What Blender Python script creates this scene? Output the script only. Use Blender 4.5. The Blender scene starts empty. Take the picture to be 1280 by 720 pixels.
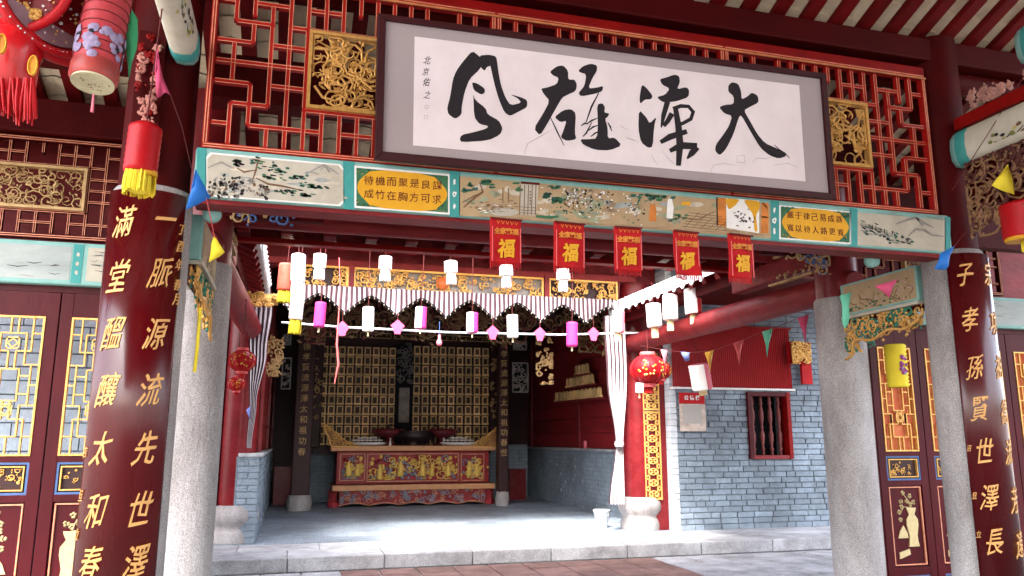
import bpy, bmesh, math, random
from mathutils import Vector, Matrix
random.seed(7)
S = bpy.context.scene
COL = S.collection
R = math.radians
# ---------------------------------------------------------------- camera
F, TH, PH, EYE = 976.0, R(15.47), R(10.9), 1.6
cd = bpy.data.cameras.new('camera'); cam = bpy.data.objects.new('camera', cd); COL.objects.link(cam)
cam.location = (0, 0, EYE); cam.rotation_euler = (R(90) + PH, 0, -TH)
cd.sensor_width = 36; cd.lens = F / 1280 * 36; cd.clip_start = .05; cd.clip_end = 3000
S.camera = cam
FW = Vector((math.sin(TH)*math.cos(PH), math.cos(TH)*math.cos(PH), math.sin(PH)))
RT = Vector((math.cos(TH), -math.sin(TH), 0))
UP = Vector((-math.sin(TH)*math.sin(PH), -math.cos(TH)*math.sin(PH), math.cos(PH)))
def ray(px, py): return FW + RT*((px-640)/F) + UP*((360-py)/F)
E0 = Vector((0, 0, EYE))
def at(px, py, Y): r = ray(px, py); return E0 + r*(Y/r.y)
def atx(px, py, X): r = ray(px, py); return E0 + r*(X/r.x)
def atz(px, py, z): r = ray(px, py); return E0 + r*((z-EYE)/r.z)
# ---------------------------------------------------------------- light
w = bpy.data.worlds.new('World'); S.world = w; w.use_nodes = True
nt = w.node_tree; bg = nt.nodes['Background']
sky = nt.nodes.new('ShaderNodeTexSky'); sky.sky_type = 'NISHITA'; sky.sun_disc = False
SUN_EL, SUN_AZ = R(53), R(-150)      # high, behind the left shoulder of the camera
sky.sun_elevation = SUN_EL; sky.sun_rotation = SUN_AZ
sky.air_density = 1.0; sky.dust_density = 4.0
hs_ = nt.nodes.new('ShaderNodeHueSaturation'); hs_.inputs['Saturation'].default_value = .5      # thin overcast: a greyer sky
nt.links.new(sky.outputs[0], hs_.inputs['Color']); nt.links.new(hs_.outputs[0], bg.inputs[0]); bg.inputs[1].default_value = 0.15
ld = bpy.data.lights.new('sun', 'SUN'); ld.energy = 1.5; ld.angle = R(14); ld.color = (1, .97, .93)
sun = bpy.data.objects.new('sun', ld); COL.objects.link(sun)
sd = Vector((math.sin(SUN_AZ)*math.cos(SUN_EL), math.cos(SUN_AZ)*math.cos(SUN_EL), math.sin(SUN_EL)))
sun.rotation_euler = sd.to_track_quat('Z', 'Y').to_euler(); sun.location = (0, 0, 20)
S.view_settings.view_transform = 'Standard'; S.view_settings.look = 'None'
S.view_settings.exposure = 3.45; S.view_settings.gamma = 1.0
S.cycles.max_bounces = 10; S.cycles.diffuse_bounces = 6; S.cycles.sample_clamp_indirect = 12
# ---------------------------------------------------------------- materials
MATS = {}
def mat(name, col, rough=.6, col2=None, scale=8, amt=.5, bump=0, bscale=None, metal=0, coat=0, detail=5, spec=.22,
        emit=0, stretch=(1, 1, 1), trans=0, dirt=0, fine=0, stain=0):
    if name in MATS: return MATS[name]
    m = bpy.data.materials.new(name); m.use_nodes = True; t = m.node_tree; b = t.nodes['Principled BSDF']
    L = t.links.new; N = t.nodes.new
    b.inputs['Roughness'].default_value = rough; b.inputs['Metallic'].default_value = metal
    b.inputs['Specular IOR Level'].default_value = spec
    if coat: b.inputs['Coat Weight'].default_value = coat; b.inputs['Coat Roughness'].default_value = .12
    co = N('ShaderNodeNewGeometry'); mp = N('ShaderNodeMapping'); L(co.outputs['Position'], mp.inputs['Vector'])
    mp.inputs['Scale'].default_value = stretch
    n = N('ShaderNodeTexNoise'); n.inputs['Scale'].default_value = scale; n.inputs['Detail'].default_value = detail
    n.inputs['Roughness'].default_value = .65
    L(mp.outputs[0], n.inputs['Vector'])
    c2 = col2 or tuple(c*.6 for c in col)
    r = N('ShaderNodeValToRGB'); r.color_ramp.elements[0].position = .5-.5*amt*.6; r.color_ramp.elements[1].position = .5+.5*amt*.6
    r.color_ramp.elements[0].color = (*c2, 1); r.color_ramp.elements[1].color = (*col, 1)
    L(n.outputs['Fac'], r.inputs[0]); out = r.outputs[0]
    if fine:      # fine speckle, as on granite or worn paint
        n2 = N('ShaderNodeTexNoise'); n2.inputs['Scale'].default_value = fine; n2.inputs['Detail'].default_value = 3
        L(co.outputs['Position'], n2.inputs['Vector'])
        r2 = N('ShaderNodeValToRGB'); r2.color_ramp.elements[0].position = .38; r2.color_ramp.elements[1].position = .62
        r2.color_ramp.elements[0].color = (.55, .55, .57, 1); r2.color_ramp.elements[1].color = (1, 1, 1, 1)
        L(n2.outputs['Fac'], r2.inputs[0])
        mx = N('ShaderNodeMix'); mx.data_type = 'RGBA'; mx.blend_type = 'MULTIPLY'; mx.inputs[0].default_value = 1
        L(out, mx.inputs[6]); L(r2.outputs[0], mx.inputs[7]); out = mx.outputs[2]
    if stain:     # broad uneven staining
        n4 = N('ShaderNodeTexNoise'); n4.inputs['Scale'].default_value = stain; n4.inputs['Detail'].default_value = 6; n4.inputs['Roughness'].default_value = .7
        L(mp.outputs[0], n4.inputs['Vector']); r4 = N('ShaderNodeValToRGB'); r4.color_ramp.elements[0].position = .36; r4.color_ramp.elements[1].position = .6
        r4.color_ramp.elements[0].color = (.62, .6, .58, 1); r4.color_ramp.elements[1].color = (1, 1, 1, 1); L(n4.outputs['Fac'], r4.inputs[0])
        m4 = N('ShaderNodeMix'); m4.data_type = 'RGBA'; m4.blend_type = 'MULTIPLY'; m4.inputs[0].default_value = 1; L(out, m4.inputs[6]); L(r4.outputs[0], m4.inputs[7]); out = m4.outputs[2]
    if coat:      # dusty, worn lacquer: uneven gloss
        n5 = N('ShaderNodeTexNoise'); n5.inputs['Scale'].default_value = 6; n5.inputs['Detail'].default_value = 8; L(mp.outputs[0], n5.inputs['Vector'])
        r5 = N('ShaderNodeMapRange'); r5.inputs[1].default_value = .35; r5.inputs[2].default_value = .65; r5.inputs[3].default_value = .1; r5.inputs[4].default_value = .42
        L(n5.outputs['Fac'], r5.inputs[0]); L(r5.outputs[0], b.inputs['Coat Roughness'])
    if dirt:      # a small shift per object so that alike pieces differ
        oi = N('ShaderNodeObjectInfo'); hs = N('ShaderNodeHueSaturation'); mr = N('ShaderNodeMapRange')
        mr.inputs[3].default_value = 1-dirt; mr.inputs[4].default_value = 1+dirt
        L(oi.outputs['Random'], mr.inputs[0]); L(mr.outputs[0], hs.inputs['Value']); L(out, hs.inputs['Color']); out = hs.outputs[0]
    L(out, b.inputs['Base Color'])
    if trans: b.inputs['Transmission Weight'].default_value = 0; b.inputs['Subsurface Weight'].default_value = trans; b.inputs['Subsurface Radius'].default_value = (.05, .05, .05)
    if bump:
        bm_ = N('ShaderNodeBump'); bm_.inputs['Strength'].default_value = bump; bm_.inputs['Distance'].default_value = .02
        n3 = N('ShaderNodeTexNoise'); n3.inputs['Scale'].default_value = bscale or scale*2; n3.inputs['Detail'].default_value = 4
        L(mp.outputs[0], n3.inputs['Vector']); L(n3.outputs['Fac'], bm_.inputs['Height']); L(bm_.outputs[0], b.inputs['Normal'])
    if emit: b.inputs['Emission Color'].default_value = (*col, 1); b.inputs['Emission Strength'].default_value = emit
    MATS[name] = m; return m
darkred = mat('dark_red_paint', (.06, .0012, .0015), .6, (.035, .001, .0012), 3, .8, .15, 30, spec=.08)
red = mat('red_paint', (.24, .004, .003), .5, (.14, .003, .003), 5, .8, .1, 40, spec=.12)
beamred = mat('weathered_red_paint', (.24, .02, .022), .5, (.1, .007, .009), 4, .8, .25, 25, stretch=(.4, 1, 1), spec=.2)
colred = mat('column_red_lacquer', (.17, .009, .012), .35, (.11, .006, .008), 3, .7, .05, 20, coat=.2)
lacq = mat('maroon_lacquer', (.075, .0015, .003), .24, (.045, .001, .002), 2.5, .8, .12, 9, coat=.4, stretch=(1, 1, .25))
doorred = mat('door_maroon_paint', (.075, .004, .008), .4, (.04, .002, .004), 4, .7, .08, 30, stretch=(1, 1, .3), spec=.12)
boardred = mat('board_red_paint', (.25, .016, .02), .5, (.16, .01, .013), 4, .8, .1, 20, stretch=(1, .3, 1))
cloth_red = mat('bright_red_cloth', (.42, .006, .008), .7, (.34, .004, .007), 5, .6, .1, 60)
lred = mat('lantern_red', (.42, .004, .008), .45, (.33, .003, .006), 7, .6, .1, 50)
lreddark = mat('lantern_dark_red_film', (.2, .008, .01), .15, (.1, .006, .008), 12, .8, coat=.5)
gold = mat('gold_paint', (.72, .42, .13), .38, (.5, .25, .06), 30, .7, .15, 80, metal=.35)
goldl = mat('pale_gold_line', (.72, .3, .18), .5, (.5, .18, .1), 20, .6)
goldd = mat('old_gold', (.5, .33, .15), .45, (.28, .16, .06), 12, .8, metal=.1)
goldt = mat('tablet_gold', (.85, .58, .26), .45, (.6, .36, .14), 10, .8, dirt=.3)
yel = mat('yellow_paint', (.66, .34, .02), .55, (.55, .26, .012), 9, .8)
yelcloth = mat('yellow_cloth', (.75, .6, .04), .7, (.66, .5, .03), 8, .6)
teal = mat('teal_paint', (.05, .28, .26), .55, (.04, .23, .22), 14, .8)
tealpale = mat('pale_teal_paint', (.24, .44, .4), .55, (.17, .34, .31), 9, .8)
cream = mat('cream_paint', (.48, .44, .36), .6, (.36, .32, .25), 7, .8)
ochre = mat('ochre_paint', (.42, .3, .17), .6, (.32, .22, .12), 9, .8)
greyp = mat('grey_paint_wash', (.4, .42, .4), .6, (.24, .28, .27), 5, .8, stretch=(.4, 1, 1.5))
ink = mat('ink', (.012, .009, .012), .7, (.02, .015, .018), 30, .8)
inkred = mat('dark_red_ink', (.13, .012, .01), .6)
greyink = mat('grey_ink', (.17, .16, .14), .7, (.3, .28, .25), 20, .8)
crack = mat('pale_grey_crack', (.3, .26, .26), .8)
green = mat('painted_green', (.05, .17, .08), .6, (.03, .1, .05), 30, .8)
brown = mat('painted_brown', (.2, .11, .06), .6, (.1, .055, .03), 30, .8)
orange = mat('painted_orange', (.6, .2, .04), .6)
white = mat('white_paint', (.75, .73, .7), .6, (.66, .63, .6), 10, .6)
blue = mat('blue_cloth', (.02, .15, .5), .6, (.015, .12, .42), 8, .6)
bluep = mat('blue_trim_paint', (.07, .13, .3), .5, (.05, .09, .2), 12, .7)
pink = mat('pink_cloth', (.52, .07, .15), .7, (.44, .05, .12), 8, .6)
coral = mat('coral_cloth', (.7, .12, .12), .7, (.6, .1, .1), 8, .6)
gcloth = mat('green_cloth', (.05, .34, .14), .7, (.04, .28, .12), 8, .6)
mint = mat('mint_cloth', (.15, .5, .33), .7, (.12, .45, .3), 8, .6)
paper = mat('calligraphy_paper', (.74, .66, .66), .8, (.64, .56, .56), 3, .7, .06, 20)
mount = mat('grey_silk_mount', (.36, .305, .305), .8, (.3, .25, .25), 200, .6)
frame = mat('dark_frame_wood', (.04, .002, .004), .5, (.025, .002, .003), 8, .7)
granite = mat('granite', (.54, .5, .485), .75, (.3, .27, .26), 3, .75, .4, 40, stretch=(1, 1, .4), fine=130, stain=1.6)
granitew = mat('pale_granite_slab', (.6, .59, .6), .7, (.42, .42, .44), 3, .8, .2, 60, fine=160, dirt=.12, stain=1.5)
brick = mat('grey_brick', (.27, .325, .38), .88, (.18, .22, .265), 6, .95, .9, 16, dirt=.17, stain=.9)
brickd = mat('brick_joint', (.19, .225, .26), .9, (.13, .155, .18), 12, .8, .3, 60)
floor_m = mat('hall_floor_screed', (.4, .46, .53), .5, (.24, .29, .35), 1.3, .9, .12, 10, fine=40, dirt=.1, stain=1.1)
pave = mat('red_paving_tile', (.26, .15, .13), .8, (.17, .1, .09), 6, .8, .2, 40, dirt=.2, stain=2)
mortar = mat('pale_mortar', (.45, .42, .4), .9, (.34, .31, .3), 10, .8)
groundm = mat('ground_earth', (.2, .18, .17), .9, (.14, .13, .12), 3, .8)
tile = mat('cream_roof_tile', (.74, .63, .45), .8, (.52, .43, .3), 9, .9, .3, 40, dirt=.15)
tilew = mat('grey_white_roof_tile', (.62, .62, .62), .7, (.5, .5, .5), 12, .8, .2, 40)
rafter = mat('rafter_red', (.14, .005, .006), .55, (.07, .002, .003), 6, .8, .2, 30, stretch=(1, .3, 1), spec=.1)
curt = mat('white_curtain', (.52, .46, .47), .85, (.42, .36, .38), 6, .7)
curt2 = mat('mauve_curtain_stripe', (.12, .06, .07), .85, (.08, .04, .05), 6, .7)
lwhite = mat('white_lantern_paper', (.85, .8, .76), .7, (.78, .72, .68), 8, .6, trans=.2)
lpink = mat('pink_lantern_paper', (.55, .035, .2), .7, (.45, .025, .16), 14, .8, trans=.2)
lpale = mat('pale_pink_paper', (.65, .16, .2), .7, (.55, .12, .16), 8, .6, trans=.2)
ltass = mat('cream_tassel', (.8, .7, .42), .8, (.7, .58, .3), 20, .7)
black = mat('black_void', (.006, .006, .008), .8)
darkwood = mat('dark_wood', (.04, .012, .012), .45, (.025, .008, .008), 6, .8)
wire = mat('thin_cord', (.12, .02, .02), .7)
tube_m = mat('white_plastic_tube', (.75, .75, .78), .4)
plast = mat('white_bucket_plastic', (.7, .72, .72), .4)
lilac = mat('lilac_print', (.3, .25, .36), .6, (.2, .15, .26), 30, .8)
amber = mat('amber_backing', (.6, .22, .08), .6, (.5, .06, .03), 16, 1.0)
# ---------------------------------------------------------------- glyphs (built-in font), before the scene fills up
GL = {}
def glyphs(chars, off):
    for ch in dict.fromkeys(chars):
        if (ch, off) in GL: continue
        c = bpy.data.curves.new('g', 'FONT'); c.body = ch; c.size = 1; c.offset = off; c.resolution_u = 2
        o = bpy.data.objects.new('g', c); COL.objects.link(o)
        m = bpy.data.meshes.new_from_object(o.evaluated_get(bpy.context.evaluated_depsgraph_get()))
        vs = [v.co.copy() for v in m.vertices]
        if vs:
            x0, x1 = min(v.x for v in vs), max(v.x for v in vs); y0, y1 = min(v.y for v in vs), max(v.y for v in vs)
            s = 1/max(x1-x0, y1-y0, .5)
            GL[(ch, off)] = ([((v.x-(x0+x1)/2)*s, (v.y-(y0+y1)/2)*s) for v in vs], [tuple(p.vertices) for p in m.polygons])
        bpy.data.objects.remove(o); bpy.data.curves.remove(c); bpy.data.meshes.remove(m)
COUP = '一脈源流先世澤滿堂醞釀太和春子孝孫賢世澤長宗功祖德流芳遠'
glyphs(COUP, .004); glyphs('丁酉年春月吉旦立', .005)
glyphs('待機而聚是良謀成竹在胸方可求嚴于律己易成器寬以待人路更寬北京佑之', 0)
glyphs('福', .03); glyphs('全家歡福恭賀新禧公德榜', .02)
# ---------------------------------------------------------------- mesh builder
WL = {}
STUFF = set('openwork upper_lettering gilt_decoration gilt_flakes print floral_print plate_marks relief_carving apron_carving scroll_relief relief carved_vine gold_characters lettering small_inscription paper_creases beaded_fringe gilded_carving centre_carving blossom_relief fruit_relief painting upturned_wing_carving gold_fretwork'.split())
class MB:
    def __init__(s): s.v = []; s.f = []; s.m = []; s.sm = []
    def add(s, vs, fs, mi=0, smooth=False):
        n = len(s.v); s.v += [Vector(v) for v in vs]
        for f in fs: s.f.append(tuple(i+n for i in f)); s.m.append(mi); s.sm.append(smooth)
        return s
    def box(s, x0, x1, y0, y1, z0, z1, mi=0):
        return s.add([(x, y, z) for x in (x0, x1) for y in (y0, y1) for z in (z0, z1)],
              [(0, 1, 3, 2), (4, 6, 7, 5), (0, 4, 5, 1), (2, 3, 7, 6), (0, 2, 6, 4), (1, 5, 7, 3)], mi)
    def bar(s, a, b, wd, ht, mi=0, side=None):   # a box from a to b
        a, b = Vector(a), Vector(b); d = (b-a).normalized()
        sx = Vector(side) if side else d.cross(Vector((0, 0, 1)))
        if sx.length < .01: sx = Vector((1, 0, 0))
        sx.normalize(); sz = sx.cross(d).normalized()
        vs = [p + sx*i*wd/2 + sz*j*ht/2 for p in (a, b) for i, j in ((-1, -1), (1, -1), (1, 1), (-1, 1))]
        return s.add(vs, [(0, 1, 2, 3), (7, 6, 5, 4), (0, 4, 5, 1), (1, 5, 6, 2), (2, 6, 7, 3), (3, 7, 4, 0)], mi)
    def tube(s, pts, r, n=8, mi=0, cap=True, rz=None):
        pts = [Vector(p) for p in pts]; rr = r if isinstance(r, (list, tuple)) else [r]*len(pts)
        vs = []; px_ = None
        for i, p in enumerate(pts):
            d = pts[min(i+1, len(pts)-1)] - pts[max(i-1, 0)]
            d = d.normalized() if d.length > 1e-7 else Vector((1, 0, 0))
            if px_ is None:
                px_ = d.cross(Vector((0, 0, 1)))
                if px_.length < .05: px_ = d.cross(Vector((0, 1, 0)))
            px_ = (px_ - d*px_.dot(d)).normalized(); q = px_.cross(d)
            k = (rz/r) if rz else 1
            for j in range(n):
                a = 2*math.pi*j/n; vs.append(p + px_*math.cos(a)*rr[i] + q*math.sin(a)*rr[i]*k)
        fs = [(i*n+j, i*n+(j+1) % n, (i+1)*n+(j+1) % n, (i+1)*n+j) for i in range(len(pts)-1) for j in range(n)]
        s.add(vs, fs, mi, True)
        if cap: s.add(vs[:n], [tuple(range(n))[::-1]], mi); s.add(vs[-n:], [tuple(range(n))], mi)
        return s
    def lathe(s, prof, c, n=24, mi=0, ax=Vector((0, 0, 1)), wob=0):
        c = Vector(c); ax = Vector(ax).normalized(); u = ax.cross(Vector((0, 1, .01))).normalized(); q = ax.cross(u)
        vs = []
        for r_, h in prof:
            for j in range(n):
                a = 2*math.pi*j/n; rr = r_*(1+wob*math.cos(a*n/2)); vs.append(c + ax*h + u*math.cos(a)*rr + q*math.sin(a)*rr)
        s.add(vs, [(i*n+j, i*n+(j+1) % n, (i+1)*n+(j+1) % n, (i+1)*n+j) for i in range(len(prof)-1) for j in range(n)], mi, True)
        if prof[0][0] > 1e-4: s.add(vs[:n], [tuple(range(n))[::-1]], mi)
        if prof[-1][0] > 1e-4: s.add(vs[-n:], [tuple(range(n))], mi)
        return s
    def slab(s, poly, nrm, t, mi=0):              # a planar outline given thickness t against its normal
        nrm = Vector(nrm).normalized(); poly = [Vector(p) for p in poly]; n = len(poly)
        vs = poly + [p - nrm*t for p in poly]
        return s.add(vs, [tuple(range(n)), tuple(range(n, 2*n))[::-1]] + [(i, i+n, (i+1) % n+n, (i+1) % n) for i in range(n)], mi)
    def build(s, name, mats, parent=None, bevel=0, smooth=False, origin=None):
        if not isinstance(mats, (list, tuple)): mats = [mats]
        lo = Vector((min(v[i] for v in s.v) for i in range(3))); hi = Vector((max(v[i] for v in s.v) for i in range(3)))
        c = Vector(origin) if origin else (lo+hi)/2
        me = bpy.data.meshes.new(name); me.from_pydata([v-c for v in s.v], [], s.f)
        for m_ in mats: me.materials.append(m_)
        me.polygons.foreach_set('material_index', s.m); me.polygons.foreach_set('use_smooth', [x or smooth for x in s.sm])
        bm = bmesh.new(); bm.from_mesh(me); bmesh.ops.recalc_face_normals(bm, faces=bm.faces[:]) if len(bm.faces) < 60000 else None
        bm.to_mesh(me); bm.free(); me.update()
        o = link(name, me, c, parent)
        if parent and name.rsplit('.')[0] in STUFF: o['kind'] = 'stuff'
        if bevel:
            b = o.modifiers.new('bevel', 'BEVEL'); b.width = bevel; b.segments = 2; b.limit_method = 'ANGLE'
        return o
def link(name, me, c, parent=None):
    o = bpy.data.objects.new(name, me); COL.objects.link(o); c = Vector(c); WL[o.name] = c
    if parent: o.parent = parent; o.location = c - WL[parent.name]
    else: o.location = c
    return o
def thing(name, label, cat, loc, group=None):
    o = bpy.data.objects.new(name, None); COL.objects.link(o); o.empty_display_size = .1
    o.location = loc; WL[o.name] = Vector(loc); o['label'] = label; o['category'] = cat
    if group: o['group'] = group
    return o
def tag(o, label, cat, group=None):
    o['label'] = label; o['category'] = cat
    if group: o['group'] = group
    return o
def struct(o): o['kind'] = 'structure'; return o
def stuff(o): o['kind'] = 'stuff'; return o
def clone(o, loc, parent, name=None):            # another piece sharing the same mesh
    c = o.copy(); COL.objects.link(c); WL[c.name] = Vector(loc)
    if parent: c.parent = parent; c.location = Vector(loc) - WL[parent.name]
    else: c.location = loc
    return c
def copy_thing(root, loc, label):
    c = root.copy(); COL.objects.link(c); c.location = loc; WL[c.name] = Vector(loc); c['label'] = label
    d = Vector(loc) - WL[root.name]
    for ch in list(root.children):
        k = ch.copy(); COL.objects.link(k); k.parent = c; WL[k.name] = WL[ch.name] + d
        for g in list(ch.children):
            q = g.copy(); COL.objects.link(q); q.parent = k; WL[q.name] = WL[g.name] + d
    return c
def glyph(ch, off, fmap, size, mi, mb, thick=.004, aspect=1, skew=0, cuts=0):
    vs, fs = GL[(ch, off)]
    ph = (ord(ch) % 17)*.7; br = .02 if cuts else .006      # brush-like wander of the strokes
    P = [((x+br*math.sin(9*y+ph)+br*.6*math.sin(21*y+13*x+ph))*size*aspect + y*size*skew, (y+br*math.sin(8*x+ph*2)+br*.6*math.sin(19*x-11*y))*size + x*size*.07) for x, y in vs]
    if cuts:
        bm = bmesh.new(); bv = [bm.verts.new((x, y, 0)) for x, y in P]
        for f in fs:
            try: bm.faces.new([bv[i] for i in f])
            except ValueError: pass
        for k in range(-cuts, cuts+1):
            bmesh.ops.bisect_plane(bm, geom=bm.verts[:]+bm.edges[:]+bm.faces[:], plane_co=(k*size/(2*cuts), 0, 0), plane_no=(1, 0, 0))
        bm.verts.ensure_lookup_table(); bm.verts.index_update()
        P = [(v.co.x, v.co.y) for v in bm.verts]; fs = [tuple(v.index for v in f.verts) for f in bm.faces]; bm.free()
    n = len(P)
    top = [fmap(x, y, thick) for x, y in P]; bot = [fmap(x, y, -.002) for x, y in P]
    cnt = {}
    for f in fs:
        for i in range(len(f)):
            e = (f[i], f[(i+1) % len(f)]); cnt[e] = cnt.get(e, 0)+1
    side = [(a, b, b+n, a+n) for (a, b) in cnt if (b, a) not in cnt]
    mb.add(top+bot, list(fs)+side, mi)
def brush(mb, pm, pts, wds, mi):                 # a tapered brush stroke on a mapped surface
    pts = [Vector((p[0], p[1])) for p in pts]
    if not isinstance(wds, (list, tuple)): wds = [wds*.5]+[wds]*(len(pts)-2)+[wds*.4] if len(pts) > 2 else [wds, wds*.5]
    L_, R_ = [], []
    for i, p in enumerate(pts):
        d = pts[min(i+1, len(pts)-1)]-pts[max(i-1, 0)]
        if d.length == 0: d = Vector((1, 0))
        d.normalize(); q = Vector((-d.y, d.x))*wds[i]/2
        L_.append(p+q); R_.append(p-q)
    vs = [pm(v.x, v.y) for v in L_+R_]; n = len(pts)
    mb.add(vs, [(i, i+1, i+1+n, i+n) for i in range(n-1)], mi)
def blob(mb, pm, x, y, rx, ry, mi, n=7, rot=0):
    vs = []
    for j in range(n):
        a = 2*math.pi*j/n; k = random.uniform(.7, 1.15); u, v = math.cos(a)*rx*k, math.sin(a)*ry*k
        vs.append(pm(x+u*math.cos(rot)-v*math.sin(rot), y+u*math.sin(rot)+v*math.cos(rot)))
    mb.add(vs, [tuple(range(n))], mi)
def poly(mb, pm, pts, mi): mb.add([pm(*p) for p in pts], [tuple(range(len(pts)))], mi)
def smoothpoly(pts, it=1):
    for _ in range(it):
        q = []
        for i, p in enumerate(pts):
            n_ = pts[(i+1) % len(pts)]
            q += [(p[0]*.8+n_[0]*.2, p[1]*.8+n_[1]*.2), (p[0]*.2+n_[0]*.8, p[1]*.2+n_[1]*.8)]
        pts = q
    return pts
def scrolls(mb, f, u0, u1, v0, v1, r=.008, n=20, mi=0, mi2=None, sides=5, seed=1, lower=None):
    # carved openwork: interlocking spirals, stems and small leaves, f(u, v, d) -> world, d = relief
    rd = random.Random(seed); W, H_ = u1-u0, v1-v0
    for k in range(n):
        cu, cv = rd.uniform(u0, u1), rd.uniform(v0, v1)
        if lower and cv < lower(cu): continue
        if k % 5 == 4:       # a blossom with petals
            R0 = min(rd.uniform(.045, .075)*min(W, H_), r*4); cu = min(max(cu, u0+R0*1.5), u1-R0*1.5); cv = min(max(cv, v0+R0*1.5), v1-R0*1.5)
            p0 = Vector(f(cu, cv, r*1.2)); nn = (Vector(f(cu, cv, 1))-Vector(f(cu, cv, 0))).normalized(); m_ = mi2 if (mi2 is not None and rd.random() < .4) else mi
            for q in range(5):
                a = q*1.2566+k; mb.lathe([(R0*.62, 0), (R0*.58, R0*.14), (R0*.2, R0*.1)], Vector(f(cu+R0*.8*math.cos(a), cv+R0*.8*math.sin(a), r)), 6, m_, ax=nn)
            mb.lathe([(R0*.42, 0), (R0*.35, R0*.5), (0, R0*.7)], p0, 7, mi, ax=nn); continue
        R0 = rd.uniform(.09, .2)*min(W, H_)*1.3; a0 = rd.uniform(0, 6.28); sg = rd.choice((-1, 1)); m_ = mi2 if (mi2 is not None and rd.random() < .35) else mi
        pts = []
        for i in range(10):
            t = i/9; rr = R0*(1-.75*t); a = a0+sg*t*7
            u = min(max(cu+rr*math.cos(a), u0), u1); v = min(max(cv+rr*math.sin(a), v0), v1)
            pts.append(f(u, v, r*(1+t)))
        mb.tube(pts, [r*(1.1-.4*i/9) for i in range(10)], sides, m_)
        for q in range(2):
            a = rd.uniform(0, 6.28); u = min(max(cu+R0*1.2*math.cos(a), u0), u1); v = min(max(cv+R0*1.2*math.sin(a), v0), v1)
            p = Vector(f(u, v, r*1.5)); e = Vector(f(min(max(u+R0*.5*math.cos(a+1), u0), u1), min(max(v+R0*.5*math.sin(a+1), v0), v1), r))
            if (p-e).length > 1e-4: mb.tube([p, (p+e)/2, e], [r*.4, r*1.5, r*.3], 4, m_)
# ================================================================ THE SETTING
g = MB(); g.add([(-300, -300, 0), (300, -300, 0), (300, 400, 0), (-300, 400, 0)], [(0, 1, 2, 3)])
ground = struct(g.build('ground', groundm, origin=(0, 0, 0)))
court = struct(MB().box(-.75, 9.3, 8.0, 10.09, .002, .012).build('courtyard_paving', mortar, origin=(2, 9, 0)))
src = src2 = None
for i in range(22):
    for j in range(5):
        x0, y0 = -.72+i*.455, 8.03+j*.41
        if x0 > 4.6 or (x0 < .2 and j > 3):
            if src2 is None: src2 = MB().box(x0, x0+.435, y0, y0+.395, .002, .03).build('paving_slab', granitew, court, bevel=.006)
            else: clone(src2, (x0+.2175, y0+.1975, .016+random.uniform(-.003, .003)), court)
            continue
        if src is None:
            src = MB().box(x0, x0+.435, y0, y0+.395, .002, .03).build('paving_tile', pave, court, bevel=.006); continue
        clone(src, (x0+.2175, y0+.1975, .016+random.uniform(-.003, .003)), court)
hallf = struct(MB().box(-1.7, 9.4, 11.42, 20.2, 0, .196).build('hall_floor', floor_m, origin=(2.5, 15, 0)))
fs_ = None
for i in range(14):
    for j in range(9):
        x0, y0 = -.4+i*.62+(.31 if j % 2 else 0), 11.44+j*.62
        if x0+.6 > 5.7: continue
        if fs_ is None: fs_ = MB().box(x0, x0+.612, y0, y0+.612, .197, .2045).build('floor_slab', floor_m, hallf, bevel=.003)
        else: clone(fs_, (x0+.306, y0+.306, .2008+random.uniform(-.0012, .0012)), hallf)
plat = struct(MB().box(-1.7, 9.4, 10.16, 11.42, 0, .17).build('stone_platform', granitew, origin=(2.5, 10.8, 0)))
xs = [-1.7, -1.0, .02, 1.17, 2.28, 3.33, 4.4, 5.5, 6.62, 7.7, 8.6, 9.4]
for a, b in zip(xs[:-1], xs[1:]):
    MB().box(a+.006, b-.006, 10.11, 10.76, .03, .2).build('stone_slab', granitew, plat, bevel=.012)
    MB().box(a+.4, min(b+.394, 9.4), 10.772, 11.42, .1, .2).build('stone_slab', granitew, plat, bevel=.008)

# ---- brick walls
def brick_wall_x(parent, x0, x1, Y, z0, z1, holes=(), indiv=300, bl=.3, bh=.088, matb=None, first=None):
    """bricks on a wall facing -y; returns the number of single bricks"""
    rest = MB(); n = 0; row = 0; z = z0; src = first
    while z < z1-.02:
        x = x0 - (bl/2 if row % 2 else 0) - random.uniform(0, .05)
        while x < x1:
            L_ = bl*random.choice((1, 1, 1.15, .9, .55 if random.random() < .5 else 1))
            a, b = max(x, x0), min(x+L_-.012, x1); x += L_
            if b-a < .03: continue
            zz = min(z+bh-.012, z1)
            cut = False
            for h in holes:
                if a < h[1] and b > h[0] and z < h[3] and zz > h[2]:
                    if a < h[0]-.03: b = h[0]
                    elif b > h[1]+.03: a = h[1]
                    else: cut = True
            if cut: continue
            j = random.uniform(-.006, .004)
            if n < indiv:
                if src is None:
                    src = MB().box(-.14, .14, -.03, .03, -.038, .038).build('brick', brick, parent, bevel=.006, origin=(0, 0, 0)); o = src
                    o.location = Vector(((a+b)/2, Y+.018+j, (z+zz)/2)) - WL[parent.name]
                else: o = clone(src, ((a+b)/2, Y+.018+j, (z+zz)/2), parent)
                o.scale = ((b-a)/.28, 1, (zz-z)/.076); o.rotation_euler = (0, random.uniform(-.008, .008), random.uniform(-.01, .01)); n += 1
            else: rest.box(a, b, Y-.012+j, Y+.05, z, zz)
        z += bh; row += 1
    if rest.v: stuff(rest.build('upper_brickwork', brick, parent))
    return src
def core_with_hole(parent, x0, x1, y0, y1, z0, z1, h, m):
    c = MB(); c.box(x0, h[0], y0, y1, z0, z1); c.box(h[1], x1, y0, y1, z0, z1); c.box(h[0], h[1], y0, y1, z0, h[2]); c.box(h[0], h[1], y0, y1, h[3], z1)
    c.build('wall_core', m, parent)
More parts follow.
